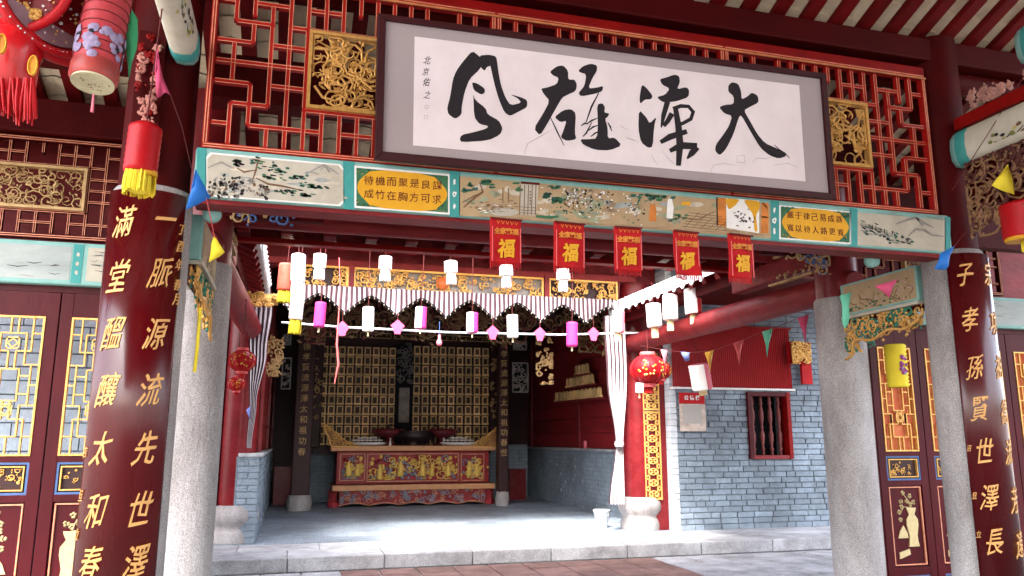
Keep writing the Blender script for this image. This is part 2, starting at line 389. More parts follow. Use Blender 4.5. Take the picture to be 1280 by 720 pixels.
WY = 11.4
win = (7.16, 7.88, 1.31, 2.31)
bw = thing('brick_wall', 'pale blue-grey brick wall with the small dark red window, right of the altar hall', 'wall', (7.5, 11.5, .2))
core_with_hole(bw, 5.76, 9.3, 11.42, 11.75, .2, 4.6, win, brickd)
bsrc = brick_wall_x(bw, 5.86, 9.3, 11.4, .2, 4.5, [win])
for q in range(44):
    MB().box(5.745+.004*(q % 2), 5.86, 11.388-.006*(q % 3 == 0), 11.76, .2+q*.094, .2+q*.094+.088).build('edge_brick', mat('pale_brick_edge', (.55, .57, .6), .8, (.42, .45, .48), 8, .8, .3, 30, dirt=.15), bw, bevel=.004)
MB().box(6.9, 8.1, 11.8, 12.4, 1.1, 2.5).build('black_shade_box', black, bw)  # solid black box standing in for the shade behind the window
wn = thing('window', 'small dark red window with turned wooden balusters in the brick wall', 'window', (7.52, 11.38, 1.31))
for a in ((7.12, 7.19, 1.27, 2.35), (7.85, 7.92, 1.27, 2.35)): MB().box(a[0], a[1], 11.34, 11.56, a[2], a[3]).build('jamb', doorred if a[0] < 7.5 else red, wn, bevel=.006)
MB().box(7.19, 7.85, 11.35, 11.55, 2.28, 2.35).build('lintel', doorred, wn, bevel=.006)
MB().box(7.19, 7.85, 11.35, 11.55, 1.27, 1.33).build('sill', beamred, wn, bevel=.006)
prof = [(.03, 0), (.03, .08), (.045, .1), (.02, .14), (.045, .25), (.05, .33), (.02, .42), (.04, .45), (.02, .48), (.048, .6), (.045, .7), (.02, .8), (.042, .83), (.03, .87), (.03, .95)]
for k in range(4): MB().lathe([(r_*.8, h_) for r_, h_ in prof], (7.27+k*.165, 11.47, 1.33), 10).build('baluster', mat('worn_brown_red', (.2, .05, .045), .5, (.12, .03, .03), 20, .8), wn)
# red sheet board above the window
rb = thing('red_board', 'large plain red corrugated board fixed over the window on the brick wall', 'board', (6.85, 11.36, 2.37))
m = MB(); nrib = 60; xa, xb = 5.79, 7.98
pts = [(xa+(xb-xa)*i/(nrib*2), 11.355+(.006 if i % 2 else -.006)) for i in range(nrib*2+1)]
vs = [(x, y, z) for x, y in pts for z in (2.4, 3.4)]
m.add(vs, [(2*i, 2*i+2, 2*i+3, 2*i+1) for i in range(nrib*2)])
m.build('sheet', mat('red_sheet', (.3, .008, .01), .5, (.24, .006, .008), 3, .8), rb, origin=(6.85, 11.36, 2.9))
for z in (2.375, 3.4): MB().box(5.76, 8.02, 11.33, 11.4, z, z+.03).build('rail', red if z > 3 else white, rb)
# notice
nb = thing('notice_board', 'paper notice with a red header pinned on the brick wall beside the red column', 'notice', (6.15, 11.35, 1.72))
a, b = at(849, 491, 11.345), at(883, 539, 11.345)
MB().box(a.x, b.x, 11.345, 11.365, b.z, a.z).build('backing_sheet', mat('notice_paper', (.55, .45, .38), .7), nb)
MB().box(a.x-.01, b.x-.01, 11.337, 11.343, a.z-.17, a.z+.005).build('header', cloth_red, nb)
MB().box(a.x+.05, b.x-.07, 11.338, 11.342, b.z+.12, a.z-.19).build('text_sheet', mat('grey_print_paper', (.4, .37, .33), .7, (.28, .26, .24), 90, .8, stretch=(.3, 1, 3)), nb)
m = MB()
for k, ch in enumerate('公德榜'): glyph(ch, .02, lambda u, v, t, cx=(a.x+b.x)/2-.11+k*.1: Vector((cx+u, 11.335-t, a.z-.075+v)), .075, 0, m)
m.build('lettering', white, nb)
# ---- altar hall shell
XL, XR = -.42, 5.74
def side_wall(nm, label, x, sgn, cat='wall'):
    t = thing(nm, label, cat, (x, 15.5, .2)); X0, X1 = sorted((x, x+sgn*.3))
    MB().box(X0+(0 if sgn > 0 else .0), X1, 12.0 if sgn > 0 else 11.6, 19.4, .2, 1.35).build('wall_core', brickd, t)
    bk = MB(); z = .2; r = 0
    while z < 1.32:
        y = (12.02 if sgn > 0 else 11.62) - (.15 if r % 2 else 0)
        while y < 19.4:
            y0 = max(y, 12.02 if sgn > 0 else 11.62); j = random.uniform(0, .012)
            bk.box(*sorted((x-sgn*(.004+j), x+sgn*.04)), y0, y+.285, z, z+.074); y += .3
        z += .086; r += 1
    stuff(bk.build('brick_courses', brick, t))
    MB().box(*sorted((x-sgn*.05, x+sgn*.28)), 11.98 if sgn > 0 else 11.58, 19.4, 1.35, 1.4).build('ledge', granitew, t, bevel=.008)
    for k in range(9):
        z0 = 1.41+k*.3
        MB().box(*sorted((x+sgn*.04, x+sgn*.16)), 12.05, 19.4, z0, z0+.293).build('wall_board', boardred, t, bevel=.008)
    for y in (12.12, 15.6, 19.0):
        MB().box(*sorted((x-sgn*.0, x+sgn*.2)), y-.07, y+.07, 1.41, 4.1).build('wall_post', colred, t, bevel=.006)
    for z in (1.8,): MB().box(*sorted((x+sgn*.01, x+sgn*.16)), 12.2, 18.9, z, z+.035).build('moulding', beamred, t)
    return t
rw = side_wall('side_wall', 'right inner wall of the altar hall, blue-grey brick below red boarding', XR, 1)
lw = side_wall('side_wall', 'left inner wall of the altar hall, brick below red boarding', XL, -1)
m = MB(); z = .2; r = 0
while z < 1.32:
    for a, b in (((-.69, -.425),) if r % 2 else ((-.69, -.565), (-.553, -.425))):
        m.box(a, b, 11.59+random.uniform(-.004, .004), 11.64, z, z+.074)
    z += .086; r += 1
stuff(m.build('end_bricks', brick, lw))
sh = thing('altar_hall', 'dark altar hall behind the courtyard with tiled roof above its carved frieze', 'hall', (2.6, 15, .2))
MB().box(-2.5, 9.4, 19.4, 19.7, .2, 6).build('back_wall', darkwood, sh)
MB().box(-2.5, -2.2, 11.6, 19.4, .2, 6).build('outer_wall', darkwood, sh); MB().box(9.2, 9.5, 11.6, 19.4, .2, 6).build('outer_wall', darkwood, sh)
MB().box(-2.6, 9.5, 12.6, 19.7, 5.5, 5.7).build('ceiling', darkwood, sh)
m = MB(); m.add([(-3, 10.9, 4.24), (9.6, 10.9, 4.24), (9.6, 13.2, 5.7), (-3, 13.2, 5.7), (-3, 10.9, 4.38), (9.6, 10.9, 4.38), (9.6, 13.2, 5.84), (-3, 13.2, 5.84)],
      [(0, 1, 2, 3), (7, 6, 5, 4), (0, 4, 5, 1), (1, 5, 6, 2), (2, 6, 7, 3), (3, 7, 4, 0)]); m.build('unseen_shade_eave', tile, sh)  # unseen eave, its edge set low to shade the valance from the sun
MB().box(-2.3, 5.745, 11.75, 11.95, 4.1, 5.1).build('front_beam', colred, sh, bevel=.01)
for k in range(34):
    x = -2.2+k*.34; MB().bar((x, 10.95, 4.24), (x, 13, 5.5), .1, .09).build('rafter', rafter, sh)
MB().box(-2.2, -.95, 11.7, 11.8, .2, 4.1).build('front_boarding', boardred, sh)
# ---- roofs over the front hall
SL = .39; ZR = lambda y: 4.93-SL*(y-4.8)
fr = thing('front_roof', 'sloping tiled roof on dark red rafters over the front hall', 'roof', (2.5, 5.5, 4.9))
k0 = None; RX = [-3.95+.268*i for i in range(46)]
for x in RX:
    if k0 is None: k0 = MB().bar((x, 2.3, ZR(2.3)+.04), (x, 8.12, ZR(8.12)+.04), .11, .06, side=(1, 0, 0)).build('rafter', rafter, fr, bevel=.006)
    else: clone(k0, (x, (2.3+8.12)/2, (ZR(2.3)+ZR(8.12))/2+.04), fr)
ang = math.atan(SL); ts = None; rest = MB(); nt_ = 0
cells = [(x+.134, y) for y in [3.3+.19*q for q in range(26)] for x in RX[:-1]]
cells.sort(key=lambda c: abs(c[1]-4.2)+ (0 if -1 < c[0] < 6.8 else 9))
for cx, y in cells:
    c = Vector((cx, y, ZR(y)+.075+random.uniform(0, .006))); tl = .05
    if nt_ < 295:
        if ts is None:
            mm = MB(); n6 = 6
            prf = [(-.09+.18*i/n6, .022*(1-((i/n6-.5)*2)**2)) for i in range(n6+1)]
            vs = [(u, yy, w_+h) for yy in (-.11, .11) for h in (0, .014) for u, w_ in prf]; q = n6+1
            fs = [(i, i+1, 2*q+i+1, 2*q+i) for i in range(n6)]+[(q+i, 3*q+i, 3*q+i+1, q+i+1) for i in range(n6)]+[(i, q+i, q+i+1, i+1) for i in range(n6)]+[(2*q+i, 2*q+i+1, 3*q+i+1, 3*q+i) for i in range(n6)]
            ts = mm.add(vs, fs).build('roof_tile', tile, fr, origin=(0, 0, 0)); o = ts; WL[o.name] = c; o.location = c-WL[fr.name]
        else: o = clone(ts, c, fr)
        o.rotation_euler = (-ang+tl, 0, random.uniform(-.03, .03)); nt_ += 1
    else:
        rest.add([(cx+u, y+v*math.cos(ang-tl), c.z-v*math.sin(ang-tl)+h) for u, v, h in [(-.085, -.1, 0), (0, -.1, .02), (.085, -.1, 0), (-.085, .1, 0), (0, .1, .02), (.085, .1, 0)]], [(0, 1, 4, 3), (1, 2, 5, 4)])
stuff(rest.build('far_roof_tiles', tile, fr))
m = MB(); y0, y1 = 2.2, 8.2
m.add([(-4.2, y0, ZR(y0)+.13), (8.6, y0, ZR(y0)+.13), (8.6, y1, ZR(y1)+.13), (-4.2, y1, ZR(y1)+.13), (-4.2, y0, ZR(y0)+.2), (8.6, y0, ZR(y0)+.2), (8.6, y1, ZR(y1)+.2), (-4.2, y1, ZR(y1)+.2)],
      [(0, 1, 2, 3), (7, 6, 5, 4), (0, 4, 5, 1), (1, 5, 6, 2), (2, 6, 7, 3), (3, 7, 4, 0)]); m.build('roof_deck', tile, fr)
m = MB(); q = [(-4.2, 2.2), (8.6, 2.2)]; yr, zr_ = .6, ZR(.6)+.13
for (ya, za), (yb, zb) in (((2.2, ZR(2.2)+.13), (yr, zr_)), ((yr, zr_), (-6.0, zr_-2.8))):
    a_ = [(-4.2, ya, za), (8.6, ya, za), (8.6, yb, zb), (-4.2, yb, zb)]; m.add(a_+[(p[0], p[1], p[2]+.08) for p in a_], [(0, 1, 2, 3), (7, 6, 5, 4), (0, 4, 5, 1), (1, 5, 6, 2), (2, 6, 7, 3), (3, 7, 4, 0)])
m.build('unseen_dimming_roof', darkred, fr)  # unseen roof over and behind the camera, added to dim the near hall
MB().tube([(-4, 7.3, 3.56), (8.4, 7.3, 3.56)], .07, 14).build('eave_purlin', beamred, fr)
MB().box(-4, 8.4, 7.26, 7.34, 3.625, 3.95).build('purlin_board', darkred, fr)
# fascia with a scalloped lower edge
m = MB(); N_ = 600; xa, xb = -4.1, 8.5; fz = ZR(8.13)
for j in (0, 1):
    pass
top = []; bot = []
for i in range(N_+1):
    x = xa+(xb-xa)*i/N_; ph = (x/.42) % 1
    top.append((x, fz+.1)); bot.append((x, fz-.055 if ph < .45 else fz-.055+.05*math.sin((ph-.45)/.55*math.pi)))
for i in range(N_):
    q = []
    for yy in (8.12, 8.15): q += [(top[i][0], yy, top[i][1]), (top[i+1][0], yy, top[i+1][1]), (bot[i+1][0], yy, bot[i+1][1]), (bot[i][0], yy, bot[i][1])]
    m.add(q, [(0, 1, 2, 3), (7, 6, 5, 4), (3, 2, 6, 7), (0, 4, 5, 1)])
m.build('scalloped_fascia', beamred, fr)
MB().box(-4, 8.4, 7.98, 8.1, fz-.1, fz-.05).build('fascia_board', red, fr, bevel=.006)
d0 = None
for k in range(29):
    x = -3.95+k*.42+.02
    if d0 is None: d0 = MB().box(x-.06, x+.06, 7.9, 8.17, fz-.02, fz+.02).build('bracket_block', beamred, fr, bevel=.004)
    else: clone(d0, (x, 8.035, fz), fr)
# ---- cross beams of the front hall
def beam_x(nm, label, x0, x1, y0, y1, z0, z1, m_, bev=.015):
    return tag(MB().box(x0, x1, y0, y1, z0, z1).build(nm, m_, bevel=bev), label, 'beam')
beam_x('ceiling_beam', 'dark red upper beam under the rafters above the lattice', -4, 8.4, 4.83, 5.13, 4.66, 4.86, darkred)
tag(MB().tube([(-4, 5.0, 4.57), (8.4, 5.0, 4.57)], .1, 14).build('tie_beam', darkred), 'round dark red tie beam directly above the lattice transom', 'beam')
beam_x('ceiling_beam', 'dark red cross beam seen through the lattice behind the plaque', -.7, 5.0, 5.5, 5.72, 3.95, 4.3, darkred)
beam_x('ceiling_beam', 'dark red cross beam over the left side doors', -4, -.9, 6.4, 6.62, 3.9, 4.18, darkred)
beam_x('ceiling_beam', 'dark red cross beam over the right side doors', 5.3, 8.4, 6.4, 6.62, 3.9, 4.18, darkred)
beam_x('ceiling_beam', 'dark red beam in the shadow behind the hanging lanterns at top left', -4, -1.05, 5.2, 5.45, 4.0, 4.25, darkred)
beam_x('ceiling_beam', 'bright red plank between the lattice top and the dark beam', -.66, 4.86, 4.845, 4.9, 4.517, 4.6, red)
# ---- side roofs of the courtyard
def side_roof(label, x, sg, ya, n):
    t = thing('side_roof', label, 'roof', (x+sg*1.5, 9.8, 3.6))
    p = lambda d, y, h: Vector((x+sg*d, y, 3.66+d*.42+h))
    a = [p(0, 8.2, -.03), p(4, 8.2, -.03), p(4, 11.4, -.03), p(0, 11.4, -.03)]; b = [(q[0], q[1], q[2]-.05) for q in a]
    MB().add(a+b, [(0, 1, 2, 3), (7, 6, 5, 4), (0, 4, 5, 1), (1, 5, 6, 2), (2, 6, 7, 3), (3, 7, 4, 0)]).build('roof_deck', tilew, t)
    for k in range(n):
        y = ya+k*.245
        MB().tube([p(-.02, y, .02), p(2.6, y, .02)], .075, 12, rz=.06).build('tile_roll', tilew, t)
        mm = MB(); pts = []
        for i in range(9):
            f_ = i/8; pts.append((y+.04+f_*.165, -.02-.11*math.sin(f_*math.pi)))
        vs = [(x-sg*.02, yy, 3.66+h) for yy, h in pts]+[(x-sg*.02, yy, 3.67) for yy, h in pts]
        vs += [(v[0]+sg*.02, v[1], v[2]) for v in vs]
        mm.add(vs, [(i, i+1, 10+i, 9+i) for i in range(8)]+[(18+i, 27+i, 28+i, 19+i) for i in range(8)]+[(i, 18+i, 19+i, i+1) for i in range(8)])
        mm.build('drip_tile', tilew, t)
    for k in range(10):
        y = 8.35+k*.33; a = Vector(p(.05, y, -.13)); b = Vector(p(3.5, y, -.13)); MB().bar(a, b, .1, .08).build('rafter', rafter, t)
    return t
side_roof('bright pale side roof with rounded tile ends right of the courtyard', 4.86, 1, 8.5, 13)
side_roof('side roof over the left edge of the courtyard', -.42, -1, 8.5, 12)
# ================================================================ STONE PILLARS
def pillar(label, x, y, r, ztop, post=True, z0=0, rp=.2):
    t = thing('stone_pillar', label, 'pillar', (x, y, z0))
    MB().lathe([(r*1.35, z0), (r*1.35, z0+.12), (r*1.15, z0+.2), (r, z0+.22), (r, ztop-.02), (r-.01, ztop)], (x, y, 0), 40).build('shaft', granite, t)
    if post: MB().lathe([(rp, ztop), (rp, ZR(y)+.02)], (x, y, 0), 28).build('post', colred if y > 6 else darkred, t)
    return t
CL, CR = (-.885, 4.98), (5.06, 4.98)
pillar('near granite pillar at left carrying the gold couplet starting with 一', *CL, .225, 3.06)
pillar('near granite pillar at the right edge of the photograph behind a gold couplet', *CR, .225, 3.06)
pillar('bare grey granite pillar at left, between the couplet pillar and the courtyard', -.735, 6.4, .215, 2.93)
pillar('bare speckled granite pillar at right, beside the brick wall', 5.08, 6.4, .225, 2.93)
chargold = mat('worn_gilding', (.62, .34, .12), .42, (.42, .2, .06), 14, .9, .2, 60, metal=.2)
# ---- couplet boards
def couplet(label, c, cols, small, z0=1.02, z1=3.015, r=.255, a=54):
    t = thing('couplet_board', label, 'board', (c[0], c[1]-r, z0)); n = 28
    m = MB(); ang = [R(-a+2*a*i/n) for i in range(n+1)]; vs = []
    for rr in (r, r-.028):
        for z in (z0, z1): vs += [(c[0]+rr*math.sin(q), c[1]-rr*math.cos(q), z) for q in ang]
    k = n+1
    fs = [(i, i+1, k+i+1, k+i) for i in range(n)]+[(2*k+i, 3*k+i, 3*k+i+1, 2*k+i+1) for i in range(n)]+[(i, 2*k+i, 2*k+i+1, i+1) for i in range(n)]+[(k+i, k+i+1, 3*k+i+1, 3*k+i) for i in range(n)]+[(0, k, 3*k, 2*k), (n, 2*k+n, 3*k+n, k+n)]
    m.add(vs, fs, 0, False); o = m.build('lacquer_board', lacq, t)
    o.data.polygons.foreach_set('use_smooth', [i < n for i in range(len(o.data.polygons))])
    for deg, chars, zs, sz, off in cols:
        for ch, z in zip(chars, zs):
            f = lambda u, v, th, q=R(deg), z=z: Vector((c[0]+(r+th)*math.sin(q+u/r), c[1]-(r+th)*math.cos(q+u/r), z+v))
            mm = MB(); glyph(ch, off, f, sz, 0, mm, .005, .62, .2, cuts=4); mm.build('gold_character', chargold, t)
    return t
def zpx(px, ys, Y): return [at(px, y, Y).z for y in ys]
couplet('curved maroon couplet board with two columns of gold characters on the left granite pillar', CL,
    [(27, '一脈源流先世澤', zpx(205, (272, 340, 417, 487, 560, 635, 703), 4.74), .185, .004),
     (-24, '滿堂醞釀太和春', zpx(160, (277, 345, 417, 487, 560, 638, 703), 4.74), .185, .004),
     (50.5, '丁酉年春月', zpx(235, (287, 308, 331, 356, 374), 4.8), .07, .005),
     (-50, '吉旦立', zpx(115, (565, 620, 668), 4.8), .06, .005)], None, z0=.55)
couplet('curved maroon couplet board with gold characters ending 世澤長 on the right granite pillar', CR,
    [(-27, '子孝孫賢世澤長', zpx(1240, (345, 400, 459, 511, 563, 622, 678), 4.74), .185, .004),
     (24, '宗功祖德流芳遠', zpx(1270, (345, 405, 460, 515, 565, 625, 680), 4.76), .185, .004),
     (-49, '吉旦立', zpx(1225, (560, 620, 668), 4.8), .05, .005)], None, z0=.62)
# ================================================================ LATTICE TRANSOM
PAT = [(0,1,1,1),(1,0,1,2),(1,2,2,2),(2,2,2,1),(2,1,5,1),(3,0,3,1),(4,0,4,1),(2,3,2,2),(0,3,2,3),(2,2,3,2),(3,2,3,6),(0,4,5,4),(0,5,2,5),
       (1,3,1,5),(2,5,2,6),(1,6,3,6),(1,6,1,8),(2,6.3,2,8),(4,1,4,8),(3,5,5,5),(3,3,5,3),(2,7,4,7),(3,6,3,7),(4,6,5,6),(0,7,1,7)]
MID = [(6,0,6,2),(7,0,7,2),(8,0,8,2),(9,0,9,2),(10,0,10,2),(7,1,9,1),(6,6,6,8),(7,6,7,8),(8,7,8,8),(9,6,9,8),(10,6,10,8),(6,7,7,7),(9,7,10,7),(5,1,6,1),(10,1,11,1),
       (5,2,11,2),(5,6,11,6),(5,2,5,6),(11,2,11,6),(5,0,5,2),(11,0,11,2),(5,6,5,8),(11,6,11,8),(5,7,6,7),(10,7,11,7)]
def lattice(label, x0, x1, z0, z1, Y, bm, lm, w_=.017, nx=16, nz=8, carved=True, group=None, seed=1, d=.04, cm=None):
    t = thing('lattice_transom', label, 'lattice', ((x0+x1)/2, Y, z0), group)
    fw_ = .035
    for (a, b, c, e) in ((x0, x1, z0, z0+fw_), (x0, x1, z1-fw_, z1), (x0, x0+fw_, z0+fw_, z1-fw_), (x1-fw_, x1, z0+fw_, z1-fw_)):
        mm = MB(); mm.box(a, b, Y-.012, Y+d, c, e, 0)
        hz = (b-a) > (e-c)
        for k in (.28, .72):
            if hz: mm.box(a+.01, b-.01, Y-.016, Y-.011, c+(e-c)*k-.003, c+(e-c)*k+.003, 1)
            else: mm.box(a+(b-a)*k-.003, a+(b-a)*k+.003, Y-.016, Y-.011, c+.0, e, 1)
        mm.build('frame_rail', [bm, lm], t)
    ix0, ix1, iz0, iz1 = x0+fw_, x1-fw_, z0+fw_, z1-fw_
    gx = lambda u: ix0+(ix1-ix0)*u/nx; gz = lambda v: iz0+(iz1-iz0)*v/nz
    segs = PAT+[(nx-a, b, nx-c, e) for a, b, c, e in PAT]+MID
    for q, (a, b, c, e) in enumerate(segs):
        X0, X1 = sorted((gx(a), gx(c))); Z0, Z1 = sorted((gz(b), gz(e))); e_ = (q % 3)*.0006; mm = MB()
        if Z1-Z0 < .001:
            mm.box(X0, X1, Y+e_, Y+d, Z0-w_/2, Z0+w_/2, 0)
            for s in (-1, 1): mm.box(X0+w_*.5, X1-w_*.5, Y-.003+e_, Y+.003, Z0+s*w_*.42-.002, Z0+s*w_*.42+.002, 1)
        else:
            mm.box(X0-w_/2, X0+w_/2, Y+.0013+e_, Y+d, Z0, Z1, 0)
            for s in (-1, 1): mm.box(X0+s*w_*.42-.002, X0+s*w_*.42+.002, Y-.0015+e_, Y+.004, Z0+w_*.5, Z1-w_*.5, 1)
        mm.build('lattice_bar', [bm, lm], t)
    if carved:
        mm = MB(); c0, c1, c2, c3 = gx(5)+.01, gx(11)-.01, gz(2)+.01, gz(6)-.01
        for (a, b, c, e) in ((c0, c1, c2, c2+.022), (c0, c1, c3-.022, c3), (c0, c0+.022, c2+.022, c3-.022), (c1-.022, c1, c2+.022, c3-.022)): mm.box(a, b, Y-.03, Y+.03, c, e, 0)
        scrolls(mm, lambda u, v, h: (u, Y-h, v), c0+.03, c1-.03, c2+.03, c3-.03, .009*(z1-z0)/1.2, 34, 0, seed=seed, sides=6)
        scrolls(mm, lambda u, v, h: (u, Y+.015-h, v), c0+.03, c1-.03, c2+.03, c3-.03, .006*(z1-z0)/1.2, 26, 0, seed=seed+9, sides=5)
        mm.build('carved_panel', cm or gold, t)
    return t
LX = [-.622, 1.225, 3.0, 4.835]
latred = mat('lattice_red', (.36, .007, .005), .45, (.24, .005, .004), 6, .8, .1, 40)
for k, lb in enumerate(('left red lattice panel with gold carved square beside the plaque', 'middle red lattice panel almost hidden behind the plaque', 'right red lattice panel with gold carved square beside the plaque')):
    lattice(lb, LX[k]+.002, LX[k+1]-.002, 3.335, 4.515, 4.84, latred, goldl, .027, seed=3+k)
tag(MB().box(-.62, 4.835, 4.815, 4.826, 4.474, 4.488).build('gold_edge_rail', mat('gilt_rail_paint', (.55, .2, .08), .4)), 'thin gilded rail along the top of the lattice transom', 'rail')  # rail in its own gold paint
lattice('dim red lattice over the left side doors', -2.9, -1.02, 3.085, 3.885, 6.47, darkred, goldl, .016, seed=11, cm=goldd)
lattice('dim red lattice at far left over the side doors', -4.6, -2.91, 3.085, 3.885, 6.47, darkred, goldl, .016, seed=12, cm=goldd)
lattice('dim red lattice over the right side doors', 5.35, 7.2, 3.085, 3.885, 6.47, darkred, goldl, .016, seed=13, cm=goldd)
tag(MB().box(-4.6, -.95, 6.95, 7.0, 2.6, 4.0).build('loft_boarding', beamred), 'red boarding behind the left dim lattice', 'boarding')
tag(MB().box(5.35, 8.4, 6.95, 7.0, 2.6, 4.0).build('loft_boarding', beamred), 'red boarding behind the right dim lattice', 'boarding')
# ================================================================ PAINTED BEAM
Yb = 4.8
pb = thing('painted_beam', 'long teal-edged painted beam across the front hall with landscapes and two yellow verse panels', 'beam', (2.13, 4.9, 3.0))
MB().box(-.646, 4.905, 4.8, 5.02, 3.012, 3.328).build('beam_body', tealpale, pb, bevel=.02)
MB().box(-.64, 4.9, 4.83, 5.0, 2.985, 3.013).build('underside_board', beamred, pb)
def pan(layer): return lambda px, py: at(px, py, Yb-.0015-.0008*layer)
def lim(k, px):   # y of a line at fraction k of the beam height at pixel column px
    t0 = 182+.0934*(px-245); b0 = 250+.0722*(px-248); return t0+(b0-t0)*k
m = MB(); f1 = pan(1); f2 = pan(2); f3 = pan(3); f4 = pan(4)
def band(a, b, k0, k1, f_, mi): poly(m, f_, [(a, lim(k0, a)), (b, lim(k0, b)), (b, lim(k1, b)), (a, lim(k1, a))], mi)
# materials: 0 teal 1 cream 2 yellow 3 green 4 dark red ink 5 ink 6 grey ink 7 brown 8 orange 9 white 10 ochre 11 pine green
pm_ = [teal, cream, yel, green, inkred, ink, greyink, brown, orange, white, ochre, mat('pine_green', (.04, .12, .09), .6, (.03, .09, .06), 30, .8)]
for a, b in ((246, 258), (429, 443), (562, 575), (963, 974), (1062, 1072), (1181, 1188)): band(a, b, .03, .97, f1, 0)
for a in (568, 968):
    for k in (.25, .5, .75): blob(m, f2, a, lim(k, a), 3 if k == .5 else 1.6, 4 if k == .5 else 4, 9, 10)
    blob(m, f3, a, lim(.5, a), 1.2, 1.6, 0, 8)
def oct_(a, b, c, k0, k1, f_, mi):
    dk = c/62; poly(m, f_, [(a+c, lim(k0, a+c)), (b-c, lim(k0, b-c)), (b, lim(k0+dk, b)), (b, lim(k1-dk, b)), (b-c, lim(k1, b-c)), (a+c, lim(k1, a+c)), (a, lim(k1-dk, a)), (a, lim(k0+dk, a))], mi)
oct_(257, 431, 6, .1, .92, f1, 9); oct_(259, 429, 6, .13, .89, f2, 1)
band(443, 562, .1, .93, f1, 9); band(445.5, 560, .14, .89, f2, 3)
band(974, 1064, .12, .93, f1, 9); band(976, 1062, .15, .89, f2, 3)
for a, b in ((446, 559.5), (977, 1061.5)):
    w_ = (b-a)*.17; e = 3
    poly(m, f3, smoothpoly([(a+w_, lim(.14, a+w_)), (b-w_, lim(.14, b-w_)), (b-e, lim(.38, b)), (b, lim(.52, b)), (b-e, lim(.66, b)), (b-w_, lim(.9, b-w_)), (a+w_, lim(.9, a+w_)), (a+e, lim(.66, a)), (a, lim(.52, a)), (a+e, lim(.38, a))]), 2)
    for k in range(60):
        s_ = random.choice((0, 1)); x = (a+random.uniform(0, w_)) if s_ else (b-random.uniform(0, w_)); 
        d = abs(x-(a if s_ else b))/w_; ky = random.choice((.15+random.uniform(0, .2)*(1-d), .88-random.uniform(0, .2)*(1-d)))
        blob(m, f2, x, lim(ky, x), 1.6, 1, random.choice((11, 2, 11)), 5)
band(574, 964, .12, .93, f1, 10); band(1072, 1182, .12, .93, f1, 1)
oct_(1074, 1180, 4, .14, .9, f2, 1)
# left landscape: distant peaks, rocks, leaning pine
def X(zx): return 240+zx/4
def Yy(zy): return 180+zy/4
for pts in ([(80, 120), (120, 100), (150, 92), (180, 108), (210, 122)], [(590, 140), (630, 118), (660, 105), (700, 128), (735, 152)], [(640, 130), (665, 112), (690, 140)]):
    brush(m, f3, [(X(a), Yy(b)) for a, b in pts], [1.2, 2.2, 3, 2.2, 1][:len(pts)], 6)
for pts in ([(300, 190), (320, 130), (330, 80), (300, 75)], [(320, 130), (260, 140), (225, 120)], [(330, 85), (365, 90)], [(320, 170), (380, 200), (450, 210), (540, 230)]):
    brush(m, f3, [(X(a), Yy(b)) for a, b in pts], 2.6, 7)
for k in range(130):
    cx, cy, sx, sy = random.choice(((235, 95, 25, 22), (330, 85, 45, 14), (430, 115, 60, 16), (440, 135, 40, 12), (400, 165, 50, 12), (520, 165, 50, 12), (600, 200, 70, 14), (470, 235, 60, 12), (560, 255, 50, 8), (640, 215, 40, 12)))
    blob(m, f4, X(random.gauss(cx, sx*.6)), Yy(random.gauss(cy, sy*.5)), random.uniform(1.8, 5), random.uniform(.8, 1.8), random.choice((3, 11, 5)), 6, .15)
for k in range(120):
    x = random.uniform(75, 375); top_ = 150+abs(x-165)*.28 if x > 120 else 185-(x-75)*.4
    y = random.uniform(top_, 262)
    a = random.uniform(-.9, .9); l = random.uniform(8, 26)
    brush(m, f3, [(X(x), Yy(y)), (X(x+l*.5*math.cos(a)), Yy(y+l*.6*math.sin(a)+4)), (X(x+l*math.cos(a)), Yy(y+l*math.sin(a)))], random.uniform(1.8, 5), random.choice((5, 5, 6, 7, 6)))
# verses
def verse(chars, ax, ay, bx, by, sz):
    for i, ch in enumerate(chars):
        t_ = i/(len(chars)-1); c = at(ax+(bx-ax)*t_, ay+(by-ay)*t_, Yb-.006)
        glyph(ch, 0, lambda u, v, th: Vector((c.x+u, c.y-th+.001, c.z+v)), sz, 4, m, .001)
verse('待機而聚是良謀', 461, 225, 547, 231.5, .06); verse('成竹在胸方可求', 461, 242, 546, 249, .06)
verse('嚴于律己易成器', 988, 268.5, 1049, 274, .055); verse('寬以待人路更寬', 988, 284.5, 1051, 290.5, .055)
# central garden scene
wash = [(mat('wash_green', (.3, .32, .2), .6), 0), (mat('wash_brown', (.36, .24, .14), .6), 0), (mat('wash_grey', (.34, .35, .33), .6), 0), (mat('wash_pale', (.6, .52, .4), .6), 0)]
pm_ += [w_[0] for w_ in wash]
for k in range(150):
    x = random.uniform(580, 958); kk = random.uniform(.2, .84); mi = 12+(0 if math.sin(x*.05)*math.cos(kk*5) > .2 else random.choice((1, 2, 3, 3)))
    blob(m, lambda a, b, k=k: at(a, b, Yb-.0021-.000003*k), x, lim(kk, x), random.uniform(4, 12), random.uniform(1.5, 4.5), mi, 9, random.uniform(-.3, .3))
for k in range(26):
    x = random.uniform(264, 424); kk = random.uniform(.22, .8); blob(m, lambda a, b, k=k: at(a, b, Yb-.0033-.000003*k), x, lim(kk, x), random.uniform(5, 16), random.uniform(1, 3), 15 if k % 3 else 14, 9, .08)
def st(pts, w_, mi, f_=f3): brush(m, f_, pts, w_, mi)
def zc(a, b): return (570+a/6.4, 225+b/6.4)
def zd(a, b): return (760+a/5.82, 240+b/5.82)
